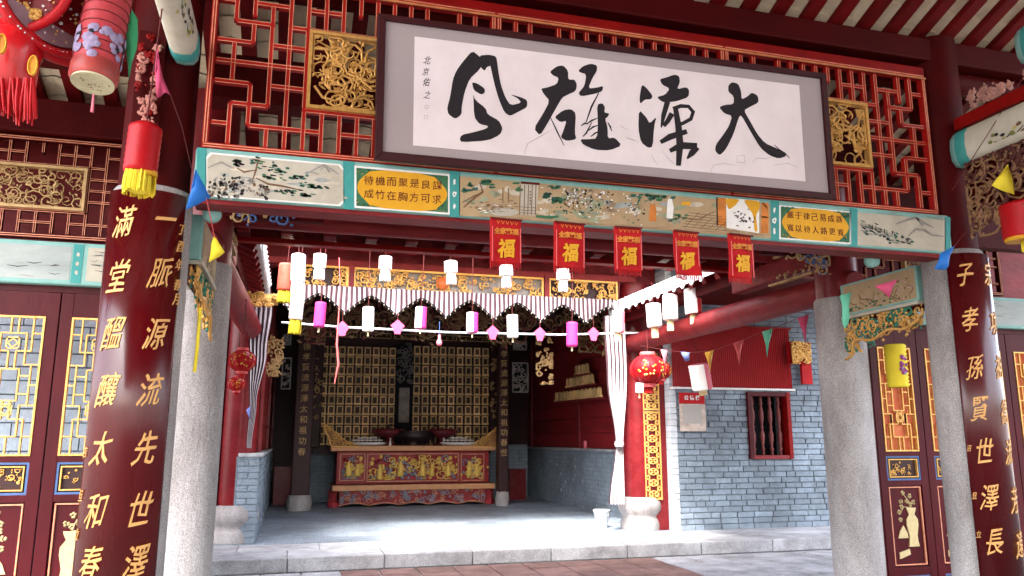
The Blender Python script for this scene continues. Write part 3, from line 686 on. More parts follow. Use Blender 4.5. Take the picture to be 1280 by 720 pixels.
for k in range(55):
    cx, cy, sx, sy = random.choice(((100, 30, 50, 25), (270, 25, 60, 25), (480, 50, 45, 35), (110, 80, 35, 15), (790, 50, 40, 20), (800, 160, 30, 20), (730, 120, 30, 15)))
    x, y = zc(random.gauss(cx, sx*.6), random.gauss(cy, sy*.6)); y = max(y, lim(.16, x)); blob(m, f3, x, y, random.uniform(2, 5.5), random.uniform(1.2, 3), random.choice((3, 11, 11)), 7)
st([zc(60, 220), zc(140, 150), (zc(215, 95)), zc(190, 20)], 3, 7); st([zc(50, 180), zc(140, 130), zc(205, 100)], 2, 7); st([zc(90, 260), zc(160, 200), zc(180, 150)], 3, 10)
for k in range(60):
    x, y = zc(random.gauss(300, 110), random.gauss(220, 26)); y = min(y, lim(.88, x)); a = random.uniform(-.5, .5)
    st([(x-2, y), (x, y+a), (x+random.uniform(1.5, 4), y+a*2)], random.uniform(.5, 1.3), random.choice((5, 6, 7, 9)))
poly(m, f3, [zc(265, 250), zc(330, 225), zc(470, 230), zc(510, 262), zc(440, 290), zc(310, 285)], 1)
for x in (375, 420): st([zc(x, 60), zc(x, 180)], [1.2, 1.2], 7)
poly(m, f3, [zc(520, 20), zc(660, 35), zc(640, 285), zc(510, 278)], 1)
for x in (515, 550, 580, 610, 640): st([zc(x, 40), zc(x-6, 280)], [1.1, 1.1], 7, f4)
for y in (215, 240, 262): st([zc(515, y), zc(640, y+8)], [.7, .7], 7, f4)
for k in range(5): blob(m, f4, *zc(594, 95+k*24), .9, 1.3, 4, 6)
st([zc(520, 20), zc(670, 32)], [3, 3], 4, f4)
st([zc(640, 290), zc(760, 300), zc(820, 290)], [3, 4, 2], 3, f4)
for k in range(190):
    x, y = zc(random.gauss(1010, 120), random.gauss(160, 65)); y = min(max(y, lim(.17, x)), lim(.88, x)); a = random.uniform(0, 3.1); l = random.uniform(1.5, 4)
    st([(x, y), (x+l*.5*math.cos(a)+.6, y+l*.5*math.sin(a)), (x+l*math.cos(a), y+l*math.sin(a))], random.uniform(1, 2.6), random.choice((5, 5, 6, 7, 9, 9, 3)), f4)
for k in range(60):
    x, y = zd(random.gauss(190, 45), random.gauss(110, 55)); y = min(max(y, lim(.17, x)), lim(.85, x)); blob(m, f4, x, y, random.uniform(.7, 2), random.uniform(.7, 1.5), random.choice((5, 9, 6, 3)), 6)
for k in range(30):
    x, y = zd(random.gauss(330, 70), random.gauss(35, 16)); y = max(y, lim(.16, x)); blob(m, f3, x, y, random.uniform(2, 4.5), random.uniform(1, 2.2), random.choice((3, 11)), 7)
for k in range(26):
    x, y = zd(random.gauss(500, 60), random.gauss(195, 16)); blob(m, f3, x, y, random.uniform(2, 4), random.uniform(.8, 1.8), random.choice((3, 3, 6)), 7)
poly(m, f4, [zd(310, 85), zd(340, 85), zd(352, 130), zd(350, 215), zd(298, 210), zd(302, 120)], 8); blob(m, f4, *zd(324, 80), 1.5, 2, 1)
poly(m, f4, [zd(435, 50), zd(465, 50), zd(478, 110), zd(470, 195), zd(425, 190), zd(430, 110)], 9); blob(m, f4, *zd(448, 42), 1.5, 1.8, 1)
poly(m, f2, [zd(500, 130), zd(790, 130), zd(790, 240), zd(1000, 290), zd(500, 265)], 10)
for k in range(7): st([zd(560+k*55, 258+k*5), zd(660+k*50, 150+k*18)], [.7, .7], 7)
for k in range(6): st([zd(540+k*10, 250-k*20), zd(960-k*26, 290-k*22)], [.7, .7], 7)
st([zd(510, 180), zd(640, 205), zd(780, 140)], [1, 1, 1], 7); poly(m, f3, [zd(528, 95), zd(545, 68), zd(600, 72), zd(602, 98)], 2)
poly(m, f3, [zd(790, 40), zd(858, 44), zd(858, 255), zd(798, 240)], 8); st([zd(792, 38), zd(796, 245)], [1.6, 1.6], 5, f4)
poly(m, f3, [zd(860, 44), zd(1100, 62), zd(1100, 300), zd(862, 262)], 9)
poly(m, f4, smoothpoly([zd(850, 44), zd(960, 52), zd(930, 95), zd(880, 130), zd(866, 100)]), 2)
poly(m, f4, smoothpoly([zd(985, 54), zd(1110, 66), zd(1100, 130), zd(1075, 170), zd(1090, 285), zd(1065, 290), zd(1060, 170), zd(1010, 100)]), 2)
for k in range(30):
    x, y = zd(random.gauss(990, 38), random.gauss(190, 40)); blob(m, f4, x, y, random.uniform(.8, 2.2), random.uniform(.8, 1.8), random.choice((5, 6, 6, 7)), 6)
poly(m, f4, [zd(1118, 75), zd(1165, 80), zd(1165, 300), zd(1112, 300)], 8); st([zd(1120, 180), zd(1160, 185)], [1.8, 1.8], 9, f4); st([zd(1128, 80), zd(1160, 120)], 2, 2, f4)
# right landscape
def zr(a, b): return (960+a/4, 180+b/4)
for pts in ([(640, 400), (700, 378), (740, 368), (790, 400), (830, 418)], [(700, 460), (740, 425), (780, 430), (820, 455), (880, 462)], [(740, 368), (765, 395), (775, 410)]):
    st([zr(a, b) for a, b in pts], [1.8, 3.2, 3.6, 2.6, 1.2][:len(pts)], 6)
for k in range(80):
    t_ = random.random(); x = 462+t_*255; y = 415+t_*75+random.gauss(0, 14); l = random.uniform(6, 24)
    st([zr(x, y), zr(x+l*.5, y+l*.25), zr(x+l, y+l*.4)], random.uniform(1, 3), random.choice((5, 11, 6)))
for k in range(22):
    x = random.uniform(465, 640); y = 405+(x-465)*.3; st([zr(x, y-16), zr(x, y+6)], [.5, 1.3], 5)
for k in range(14):
    x = random.uniform(520, 870); y = random.uniform(330, 350); st([zr(x, y+(x-520)*.08), zr(x+20, y+3+(x-520)*.08), zr(x+50, y+6+(x-520)*.08)], .6, 6)
m.build('painting', pm_, pb)
# pale corner pieces under the beam ends
for (a, label) in (((265, 258, 280, 262, 275, 266), ''),):
    pass
for x in (-.55, 4.33):
    MB().lathe([(.0, -.004), (.055, -.004), (.055, .05), (0, .05)], (x, 5.0, 2.975), 20, ax=(0, 1, 0)).build('corner_disc', tealpale, pb)
# ================================================================ CALLIGRAPHY PLAQUE
p_bl, p_tl, p_br = at(468, 200, 4.72), at(472, 18, 4.56), at(1042, 250, 4.72)
pn = (p_br-p_bl).cross(p_tl-p_bl).normalized()
if pn.y > 0: pn = -pn
def plq(px, py, d=0):
    r_ = ray(px, py); t_ = (p_bl-E0).dot(pn)/r_.dot(pn); return E0+r_*t_+pn*d
pq = thing('calligraphy_plaque', 'large framed white calligraphy 風雄漢大 hanging in front of the lattice', 'picture', ((p_bl+p_br)/2))
cs = [plq(472, 18), plq(1030, 93), plq(1042, 250), plq(468, 200)]; ins = [plq(482, 27), plq(1024, 99), plq(1035, 242), plq(478, 190)]
MB().slab(cs, pn, .03).build('backing_board', darkwood, pq)
for i in range(4):
    a, b, c, d = cs[i], cs[(i+1) % 4], ins[(i+1) % 4], ins[i]
    vs = [a, b, c, d]; MB().add(vs+[v+pn*.03 for v in vs], [(0, 1, 2, 3), (7, 6, 5, 4), (0, 4, 5, 1), (1, 5, 6, 2), (2, 6, 7, 3), (3, 7, 4, 0)]).build('frame_rail', frame, pq, bevel=.004)
MB().slab([v+pn*.006 for v in ins], pn, .004).build('silk_mount', mount, pq)
pc = [plq(518, 46, .009), plq(998, 107, .009), plq(1006, 227, .009), plq(516, 182, .009)]
MB().slab(pc, pn, .002).build('paper_sheet', paper, pq)
A = lambda x, y: (510+x/4.5, 40+y/4.5); B = lambda x, y: (650+x/4.5, 60+y/4.5); C = lambda x, y: (780+x/5.14, 80+y/5.14)
def ipoly(fn, pts, mb, it=1):
    d = .0105+len(mb.f)*.00006; poly(mb, lambda a, b: plq(a, b, d), smoothpoly([fn(*p) for p in pts], it), 0)
def ibr(fn, pts, w_, mb, mi=0):
    d = .0105+len(mb.f)*.00003; brush(mb, lambda a, b: plq(a, b, d), [fn(*p) for p in pts], w_, mi)
m = MB()
ipoly(A, [(360,108),(400,140),(425,165),(400,215),(345,265),(315,345),(300,425),(300,465),(265,492),(225,465),(218,430),(235,370),(250,270),(270,220),(310,165)], m)
ipoly(A, [(398,135),(455,130),(495,140),(500,190),(470,190),(440,200),(430,222),(410,205),(400,180)], m)
ipoly(A, [(455,165),(497,150),(505,220),(520,300),(545,370),(575,415),(635,400),(615,375),(570,352),(630,368),(668,385),(668,425),(620,450),(572,475),(540,455),(510,385),(485,300)], m)
ipoly(A, [(357,285),(385,290),(430,320),(430,345),(410,355),(368,330)], m)
ipoly(A, [(365,345),(375,385),(435,430),(445,465),(510,500),(530,545),(515,580),(450,612),(300,622),(288,605),(300,580),(370,565),(440,545),(450,530),(400,520),(370,480)], m)
m.build('brush_character', ink, pq); m = MB()
ipoly(B, [(165,135),(205,105),(240,100),(268,130),(268,180),(305,180),(318,210),(310,245),(265,265),(235,280),(200,340),(150,430),(110,495),(75,455),(125,375),(165,300),(130,260),(115,230),(150,225),(205,205),(215,170),(180,155)], m)
ipoly(B, [(190,390),(240,352),(285,345),(312,370),(305,480),(315,515),(260,525),(225,505),(240,470),(260,410),(225,420)], m)
ibr(B, [(165,385),(205,470),(245,550)], 1.8, m)
ipoly(B, [(325,130),(350,105),(395,90),(430,100),(430,130),(405,170),(380,230),(430,225),(465,215),(460,245),(420,260),(340,275),(325,255),(360,215),(370,150),(335,140)], m)
ibr(B, [(440,255),(400,330),(365,430)], 2.4, m)
ipoly(B, [(430,320),(460,312),(475,335),(470,365),(500,370),(490,390),(475,400),(490,450),(490,510),(530,505),(570,550),(500,578),(420,575),(350,545),(335,515),(380,515),(430,510),(435,420)], m)
for pts in ([(370,430),(400,410),(435,395)], [(375,470),(410,445),(440,435)], [(395,500),(420,480),(445,470)], [(490,420),(505,445),(512,470)], [(350,500),(370,480),(400,420)], [(340,440),(360,425),(380,430)]): ibr(B, pts, 2.2, m)
m.build('brush_character', ink, pq); m = MB()
ipoly(C, [(110,135),(135,150),(180,205),(170,230),(130,230),(100,260),(95,220)], m)
ipoly(C, [(92,295),(140,345),(160,385),(205,340),(190,400),(180,535),(150,540),(105,505),(88,420)], m)
ipoly(C, [(225,100),(265,90),(320,70),(350,80),(355,120),(335,165),(395,150),(415,170),(410,215),(340,240),(270,250),(240,245),(205,215),(260,200),(290,160),(240,135)], m)
ibr(C, [(275,245),(250,330),(235,410)], [7, 6, 2], m); ibr(C, [(310,290),(360,272),(410,275),(440,310),(425,355),(370,385),(330,385)], [5, 5, 4.5, 5, 5, 4.5, 4], m)
ibr(C, [(325,280),(345,400),(355,520),(345,655)], [6, 8, 9, 6], m); ibr(C, [(305,320),(275,370),(250,400)], [7, 6, 5], m)
ibr(C, [(230,505),(290,470),(400,435)], [5, 8, 6], m); ibr(C, [(290,560),(360,525),(465,530)], [5, 9, 8], m); ibr(C, [(465,535),(430,575),(400,610)], [8, 8, 2], m)
m.build('brush_character', ink, pq); m = MB()
ipoly(C, [(665,140),(690,118),(730,130),(748,180),(750,230),(790,210),(815,185),(855,205),(860,250),(800,280),(765,300),(800,360),(850,450),(900,510),(980,545),(1045,590),(990,610),(930,590),(870,540),(810,440),(748,330),(732,345),(700,450),(650,550),(610,590),(580,560),(585,520),(630,460),(670,400),(690,335),(640,320),(605,280),(640,265),(700,260),(700,210),(665,180)], m)
ibr(C, [(960,520),(990,550),(1030,575),(1060,610)], 1.4, m)
m.build('brush_character', ink, pq)
m = MB()
for ch, (x, y), s_ in zip('北京佑之', ((534, 76), (532, 90), (533, 103), (534, 119)), (.055, .05, .055, .05)):
    c = plq(x, y, .0105); ux = (cs[1]-cs[0]).normalized(); uz = ux.cross(pn); uz = uz if uz.z > 0 else -uz
    glyph(ch, 0, lambda u, v, th: c+ux*u+uz*v+pn*(th-.001), s_, 0, m, .001, .8, .25)
for (x, y) in ((533, 134), (532, 147)):
    for a, b, c_, d in ((-2, -2, 2, -2), (2, -2, 2, 2), (2, 2, -2, 2), (-2, 2, -2, -2)): brush(m, lambda p, q: plq(p, q, .0105), [(x+a, y+b), (x+c_, y+d)], .5, 1)
m.build('small_inscription', [ink, greyink], pq)
m = MB()
for pts in ([(550,700),(570,650),(640,640),(720,655)], [(720,590),(770,590),(770,635),(722,635),(720,590)], [(820,630),(850,605),(900,610),(940,600)], [(960,650),(1050,640),(1120,670)], [(170,580),(190,620),(215,655)], [(0,470),(60,490),(90,505)], [(240,560),(290,620),(330,650)]): ibr(C, pts, .5, m)
for pts in ([(20,600),(40,540),(110,500),(180,460)], [(560,440),(600,460)], [(600,510),(650,525)]): ibr(B, pts, .6, m)
m.build('paper_creases', crack, pq)
# ================================================================ SIDE DOORS
DP = [(0,0,0,12),(0,1.5,1,1.5),(1,0,1,3),(1,3,2.6,3),(0,4.2,1.6,4.2),(1.6,1.5,1.6,4.2),(1.6,1.5,3,1.5),(0,10.6,1,10.6),(1,9,1,12),(1,9,2.6,9),(0,7.8,1.6,7.8),(1.6,7.8,1.6,10.6),(1.6,10.6,3,10.6),
      (.8,4.2,.8,7.8),(0,6,.8,6),(.8,5.2,2,5.2),(.8,6.8,2,6.8),(2,4.6,2,7.4),(2.6,0,2.6,1.5),(2.6,3,2.6,4.6),(2.6,7.4,2.6,9),(2.6,10.6,2.6,12),(2,4.6,3,4.6),(2,7.4,3,7.4),(1.6,3,1.6,4.2)]
def door(label, x0, x1, backing=None, right=False, seed=1, group=None):
    Y = 6.5; t = thing('door', label, 'door', ((x0+x1)/2, Y, .02), group)
    x0 += .004; x1 -= .004; s0, s1 = x0+.085, x1-.085
    zz = [(.1, .32), (.40, 1.15), (1.2, 1.43), (1.475, 2.495)]
    MB().box(x0, s0, Y, Y+.06, .02, 2.68).build('stile', doorred, t, bevel=.004); MB().box(s1, x1, Y, Y+.06, .02, 2.68).build('stile', doorred, t, bevel=.004)
    for a, b in ((.02, .1), (.32, .40), (1.15, 1.2), (1.43, 1.475), (2.495, 2.68)): MB().box(s0, s1, Y+.002, Y+.058, a, b).build('rail', doorred, t)
    # lattice
    for a, b, c, d in ((s0, s0+.014, zz[3][0], zz[3][1]), (s1-.014, s1, zz[3][0], zz[3][1]), (s0+.014, s1-.014, zz[3][0], zz[3][0]+.014), (s0+.014, s1-.014, zz[3][1]-.014, zz[3][1])):
        MB().box(a, b, Y-.008, Y+.03, c, d).build('gold_frame', gold, t)
    gx = lambda u: s0+.014+(s1-s0-.028)*u/6; gz = lambda v: zz[3][0]+.014+(1.02-.028)*v/12
    mm = MB(); q = 0
    for a, b, c, d in DP[1:]+[(6-a, b, 6-c, d) for a, b, c, d in DP[1:]]:
        X0, X1 = sorted((gx(a), gx(c))); Z0, Z1 = sorted((gz(b), gz(d))); q += 1; e_ = (q % 4)*.0007
        mm = MB()
        if Z1-Z0 < .001: mm.box(X0, X1, Y-.002-e_, Y+.02, Z0-.005, Z0+.005)
        else: mm.box(X0-.005, X0+.005, Y-.0045-e_, Y+.02, Z0, Z1)
        mm.build('lattice_bar', gold, t)
    for v in (3.8, 8.2) if right else (3.8, 9.7):
        cx, cz = gx(3), gz(v); mm = MB(); s = .045
        for a, b, c, d in ((-s, s, -s, -s+.009), (-s, s, s-.009, s), (-s, -s+.009, -s, s), (s-.009, s, -s, s)): mm.box(cx+a, cx+b, Y-.012, Y-.005, cz+c, cz+d)
        P = [(0, s*.75), (s*.75, 0), (0, -s*.75), (-s*.75, 0)]
        for i in range(4): a, b = P[i], P[(i+1) % 4]; mm.bar((cx+a[0], Y-.008, cz+a[1]), (cx+b[0], Y-.008, cz+b[1]), .009, .008, side=(0, 1, 0))
        mm.build('gold_diamond', gold, t)
    if backing: MB().box(s0, s1, Y+.035, Y+.045, zz[3][0], zz[3][1]).build('backing_paper', backing, t)
    # carved band and flower panel
    for k in (0, 2):
        a, b = zz[k]; MB().box(s0, s1, Y+.03, Y+.04, a, b).build('panel_ground', darkwood, t)
        for i, (m_, o_, w_) in enumerate(((bluep, 0, .016), (gold, .028, .009))):
            mm = MB(); A0, A1, B0, B1 = s0+o_, s1-o_, a+o_, b-o_
            for c in ((A0, A1, B0, B0+w_), (A0, A1, B1-w_, B1), (A0, A0+w_, B0+w_, B1-w_), (A1-w_, A1, B0+w_, B1-w_)): mm.box(c[0], c[1], Y+.006-i*.004, Y+.03, c[2], c[3])
            mm.build('blue_border' if i == 0 else 'gold_border', m_, t)
        mm = MB(); scrolls(mm, lambda u, v, h: (u, Y+.03-h, v), s0+.05, s1-.05, a+.05, b-.05, .005, 12, seed=seed+k); mm.build('scroll_relief', gold, t)
    a, b = zz[1]; MB().box(s0, s1, Y+.03, Y+.04, a, b).build('panel_ground', doorred, t); mm = MB(); o_ = .012
    for c in ((s0+o_, s1-o_, a+o_, a+o_+.01), (s0+o_, s1-o_, b-o_-.01, b-o_), (s0+o_, s0+o_+.01, a+.022, b-.022), (s1-o_-.01, s1-o_, a+.022, b-.022)): mm.box(c[0], c[1], Y+.012, Y+.03, c[2], c[3])
    mm.build('gold_border', goldl, t)
    # vase with blossoming branch, fruit dish and scroll in low relief
    c = (s0+s1)/2; S_ = (s1-s0)/.4; rd = random.Random(seed); sg = 1 if right else -1
    fx = lambda u: c+sg*u*S_; pgold = goldd
    vase = [(.035, 0), (.06, .0), (.05, .05), (.045, .1), (.068, .2), (.066, .25), (.03, .3), (.05, .34), (.055, .36)]
    mm = MB(); prof = [(fx(.06+r_), .58+h) for r_, h in vase]+[(fx(.06-r_), .58+h) for r_, h in vase[::-1]]
    mm.slab([(x, Y+.018, z) for x, z in prof], (0, -1, 0), .013); mm.build('vase_relief', mat('relief_gold', (.6, .48, .26), .5, (.45, .34, .16), 25, .8), t)
    mm = MB(); f_ = lambda px_, pz: Vector((px_, Y+.02, pz))
    mm.slab([(fx(-.12), Y+.02, .66), (fx(.0), Y+.02, .66), (fx(-.01), Y+.02, .71), (fx(-.05), Y+.02, .78), (fx(-.09), Y+.02, .73)], (0, -1, 0), .01)
    mm.slab([(fx(-.12), Y+.02, .47), (fx(.01), Y+.02, .51), (fx(.0), Y+.02, .56), (fx(-.12), Y+.02, .53)], (0, -1, 0), .01)
    mm.build('fruit_relief', MATS['relief_gold'], t)
    mm = MB()
    for bx, bz in ((.06, .97), (.02, 1.0), (.1, .99), (.06, 1.05), (-.05, .95), (-.08, .9), (-.02, 1.08), (-.05, 1.0), (-.07, .83)):
        for j in range(5):
            a2 = j*1.257+rd.random(); mm.lathe([(.0, -.002), (.013, 0), (0, .008)], (fx(bx)+.014*math.cos(a2), Y+.028, bz+.014*math.sin(a2)), 6, ax=(0, -1, 0))
    mm.tube([f_(fx(.06), .93), f_(fx(.04), 1.0), f_(fx(-.03), 1.08)], .004, 5); mm.tube([f_(fx(.05), .94), f_(fx(-.03), .95), f_(fx(-.08), .88)], .004, 5)
    mm.build('blossom_relief', MATS['relief_gold'], t)
    return t
pit = .57
for k, lb in enumerate(('maroon door leaf at left, next to the couplet pillar, partly hidden', 'maroon door leaf with gold lattice second from the couplet pillar at the left edge', 'maroon door leaf just outside the left edge of the view', 'outermost maroon door leaf left of the view')):
    door(lb, -1.16-pit*(k+1), -1.16-pit*k, None, False, 20+k)
for k, lb in enumerate(('maroon door leaf beside the bare right pillar with a yellow lantern before it', 'maroon door leaf between the first right leaf and the near right pillar', 'maroon door leaf hidden behind the near right pillar', 'maroon door leaf right of the near right pillar')):
    door(lb, 5.475+pit*k, 5.475+pit*(k+1), amber, True, 30+k)
tag(MB().box(-1.155, -.94, 6.5, 6.6, .02, 2.68).build('door_jamb', doorred), 'plain maroon post between the left doors and the pillar', 'door post')
tag(MB().box(5.3, 5.47, 6.5, 6.6, .02, 2.68).build('door_jamb', doorred), 'plain maroon post between the right doors and the pillar', 'door post')
# grey outside wall seen through the left doors
ow = thing('outer_wall', 'pale grey brick wall glimpsed through the left door lattices', 'wall', (-2.6, 8.6, 0))
MB().box(-5, -.98, 8.65, 8.9, 0, 3.5).build('wall_core', brickd, ow)
m = MB(); z = 0; r = 0
while z < 3.4:
    x = -5-(.2 if r % 2 else 0)
    while x < -1.05: m.box(max(x, -5), min(x+.39, -.98), 8.62+random.uniform(0, .01), 8.7, z, z+.12); x += .4
    z += .135; r += 1
stuff(m.build('brick_courses', mat('pale_brick', (.42, .48, .55), .8, (.3, .36, .42), 6, .8, .3, 30), ow))
# side painted beams
def side_beam(label, x0, x1, seed):
    t = thing('painted_beam', label, 'beam', ((x0+x1)/2, 6.45, 2.74)); rd = random.Random(seed)
    MB().box(x0, x1, 6.45, 6.62, 2.735, 3.065).build('beam_body', tealpale, t, bevel=.015)
    mm = MB(); f_ = lambda k: (lambda u, v: Vector((u, 6.4485-.0008*k, v)))
    x = x0+.04; alt = 0
    xs_ = [x0+.04, -1.6, x1-.03] if x1 < 0 else [x0+.03, x1-.03]
    for a, b in zip(xs_[:-1], xs_[1:]):
        big = (b-a) > .8
        poly(mm, f_(1), [(a+.03, 2.77), (b-.08, 2.77), (b-.08, 3.03), (a+.03, 3.03)], 0 if big else 1)
        poly(mm, f_(2), [(b-.07, 2.75), (b, 2.75), (b+.0, 3.05), (b-.07, 3.05)], 2)
        for v in (2.83, 2.9, 2.97): blob(mm, f_(3), b-.035, v, .012, .018, 1, 9)
        for k in range(70):
            u, v = rd.uniform(a+.05, b-.12), rd.uniform(2.79, 3.01); l = rd.uniform(.03, .16)
            brush(mm, f_(2), [(u, v), (u+l*.5, v+rd.uniform(-.01, .01)), (min(u+l, b-.09), v+rd.uniform(-.012, .012))], rd.uniform(.003, .01), rd.choice((3, 3, 0, 4)))
    mm.build('painting', [greyp, cream, teal, greyink, ink], t); return t
side_beam('grey misty landscape beam with a teal band above the left doors', -4.6, -.96, 3)
side_beam('teal painted beam above the right doors beyond the right pillar', 5.33, 8.4, 4)
tag(MB().box(-4.6, -.96, 6.52, 6.6, 2.685, 2.733).build('door_head', doorred), 'maroon head rail over the left doors', 'rail')
tag(MB().box(5.3, 8.4, 6.52, 6.6, 2.685, 2.733).build('door_head', doorred), 'maroon head rail over the right doors', 'rail')
# depth beams between near and far pillars, with hanging fretwork
def depth_beam(label, x, sg, seed, y0=5.22, y1=6.17):
    t = thing('painted_beam', label, 'beam', (x, (y0+y1)/2, 2.7)); rd = random.Random(seed)
    xa, xb = sorted((x, x+sg*.17))
    MB().box(xa, xb, y0, y1, 2.72, 3.02).build('beam_body', tealpale, t, bevel=.01)
    MB().box(xa-.015, xb+.015, y0, y1, 2.69, 2.718).build('lower_moulding', cream, t, bevel=.004)
    mm = MB(); f_ = lambda k: (lambda u, v: Vector((x-sg*(.0015+.0008*k), u, v)))
    poly(mm, f_(1), [(y0+.02, 2.74), (y1-.04, 2.74), (y1-.04, 3.0), (y0+.02, 3.0)], 0)
    for k in range(9):
        yy = rd.uniform(y0+.05, y1-.25); pts = [(yy, 2.75)]
        for q in range(4): pts.append((pts[-1][0]+rd.uniform(-.04, .09), pts[-1][1]+rd.uniform(.01, .05)))
        brush(mm, f_(2), pts, .009, 1)
    for k in range(60):
        yy, zz_ = rd.uniform(y0+.04, y1-.3), rd.uniform(2.76, 2.96); blob(mm, f_(3), yy, zz_, .012, .01, rd.choice((2, 2, 3)), 7)
        if k % 3 == 0: blob(mm, f_(4), yy, zz_, .004, .004, 1, 5)
    for k in range(16): blob(mm, f_(3), rd.uniform(y0+.3, y1-.1), rd.uniform(2.75, 2.8), .02, .01, 4, 6)
    mm.build('painting', [ochre, brown, mat('pink_blossom', (.6, .36, .33), .6), brown, green], t)
    # fretwork
    b = thing('carved_bracket', ('right' if sg > 0 else 'left')+' gilded and green openwork fretwork with wavy edge under the depth-wise beam', 'bracket', (x, (y0+y1)/2, 2.4))
    lo = lambda yy: 2.44+.11*((y1-yy)/(y1-y0))+.02*math.sin(yy*16)-(.1 if yy > y1-.12 else 0)
    mm = MB(); scrolls(mm, lambda u, v, h: (x+sg*.04-sg*h*1.5, u, v), y0, y1, 2.36, 2.68, .011, 95, 0, 1, seed=seed, lower=lambda u: lo(u)+.03)
    scrolls(mm, lambda u, v, h: (x+sg*.07-sg*h*1.5, u, v), y0, y1, 2.4, 2.68, .009, 60, 0, 1, seed=seed+5, lower=lambda u: lo(u)+.03)
    mm.build('openwork', [gold, mat('verdigris', (.04, .2, .13), .6)], b)
    MB().tube([(x, y0+(y1-y0)*i/30, lo(y0+(y1-y0)*i/30)) for i in range(31)], .013, 7).build('wavy_edge', gold, b)
    MB().box(xa+.03, xb-.04, y0, y1, 2.655, 2.688).build('top_rail', darkred, b)
depth_beam('right depth-wise painted beam with blossom between near and far right pillars', 4.93, 1, 5)
depth_beam('left depth-wise painted beam between near and far left pillars', -.62, -1, 6)
# flower painted beams coming towards the camera, on the near posts
def near_beam(label, x, z, sx, seed, y1=4.78, sf=1):
    t = thing('painted_beam', label, 'beam', (x, 3.4, z-.14)); rd = random.Random(seed)
    prf = [(.0, -.15), (.07, -.14), (.105, -.09), (.115, 0), (.105, .09), (.07, .14), (0, .15), (-.07, .14), (-.105, .09), (-.115, 0), (-.105, -.09), (-.07, -.14)]
    mm = MB(); n = len(prf)
    ys = [1.4, y1-.15, y1-.148, y1-.05, y1, y1+.01]; sc = [1, 1, 1.02, 1.02, .96, .8]
    vs = [(x+a*s_*sf, y, z+b*s_*sf) for y, s_ in zip(ys, sc) for a, b in prf]
    mm.v = [Vector(v) for v in vs]
    for i in range(len(ys)-1):
        for j in range(n): mm.f.append((i*n+j, i*n+(j+1) % n, (i+1)*n+(j+1) % n, (i+1)*n+j)); mm.m.append(1 if i in (1, 2) else (0 if i == 0 else 2)); mm.sm.append(True)
    mm.f.append(tuple((len(ys)-1)*n+j for j in range(n))); mm.m.append(2); mm.sm.append(False)
    mm.build('beam_body', [cream, teal, tealpale], t)
    # painted sprays on the side facing the middle bay and the underside
    dm = MB(); side = sx
    def f_(u, v):
        # v runs from the side face (0) to the underside (1)
        a = math.pi/2*0+v*math.pi*.45; return Vector((x+side*sf*(.121*math.cos(a)), u, z-.015-.142*sf*math.sin(a)))
    for k in range(170):
        u, v = rd.uniform(1.8, y1-.3), rd.gauss(.3, .2); blob(dm, f_, u, v, .022, .07, rd.choice((0, 0, 1, 2, 3)), 7)
    for k in range(26):
        u, v = rd.uniform(2.2, y1-.4), rd.uniform(-.2, .6); brush(dm, f_, [(u, v), (u+.06, v+.15), (u+.14, v+.1)], .02, 1)
    dm.build('painting', [mat('olive_leaf', (.2, .2, .06), .6), ink, brown, mat('yellow_petal', (.6, .5, .2), .6)], t)
near_beam('cream flower-painted beam with teal end at top left, running over the camera', -.74, 3.93, 1, 1, sf=.7)
near_beam('cream flower-painted beam with teal end on the dark post at upper right', 5.07, 3.86, -1, 2)
tb = near_beam('pale teal painted beam at the top right corner of the view', 5.3, 4.55, -1, 3, 4.3)
# carved dark bracket under the upper right beam and at the left post
def carved(label, f, u0, u1, v0, v1, mats, n, seed, r=.012, lower=None, loc=None, nm='carved_bracket'):
    t = thing(nm, label, 'bracket', loc or f(u0, v0, 0)); mm = MB()
    scrolls(mm, f, u0, u1, v0, v1, r, n, 0, 1 if len(mats) > 1 else None, seed=seed, lower=lower); mm.build('openwork', mats, t)
    return t, mm
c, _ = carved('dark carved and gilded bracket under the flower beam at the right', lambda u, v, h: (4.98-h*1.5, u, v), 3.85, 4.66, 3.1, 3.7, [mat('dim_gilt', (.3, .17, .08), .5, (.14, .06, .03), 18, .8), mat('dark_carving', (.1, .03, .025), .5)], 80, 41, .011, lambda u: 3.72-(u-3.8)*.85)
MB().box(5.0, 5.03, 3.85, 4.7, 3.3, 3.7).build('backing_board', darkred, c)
c, _ = carved('red and gold carved piece high on the dark wall at upper right', lambda u, v, h: (4.98-h*1.5, u, v), 4.0, 4.6, 4.12, 4.26, [mat('pink_gilt', (.5, .25, .2), .5)], 30, 42, .012)
MB().box(4.99, 5.2, 3.2, 4.75, 4.02, 4.12).build('shelf_beam', red, c, bevel=.01)
c, _ = carved('red carved and gilded hanging ornament on the left post above the small lantern', lambda u, v, h: (u, 4.72-h*1.5, v), -.98, -.87, 3.2, 3.95, [mat('pink_gilt2', (.5, .2, .16), .5), red, ], 46, 43, .012)
MB().box(-1.0, -.85, 4.735, 4.75, 3.15, 4.0).build('backing_board', darkred, c)
# dark wall panels above the couplets at both sides
tag(MB().box(5.3, 8.4, 5.0, 5.1, 3.15, 4.0).build('side_panel', darkred), 'dark red panel right of the near right post', 'panel')
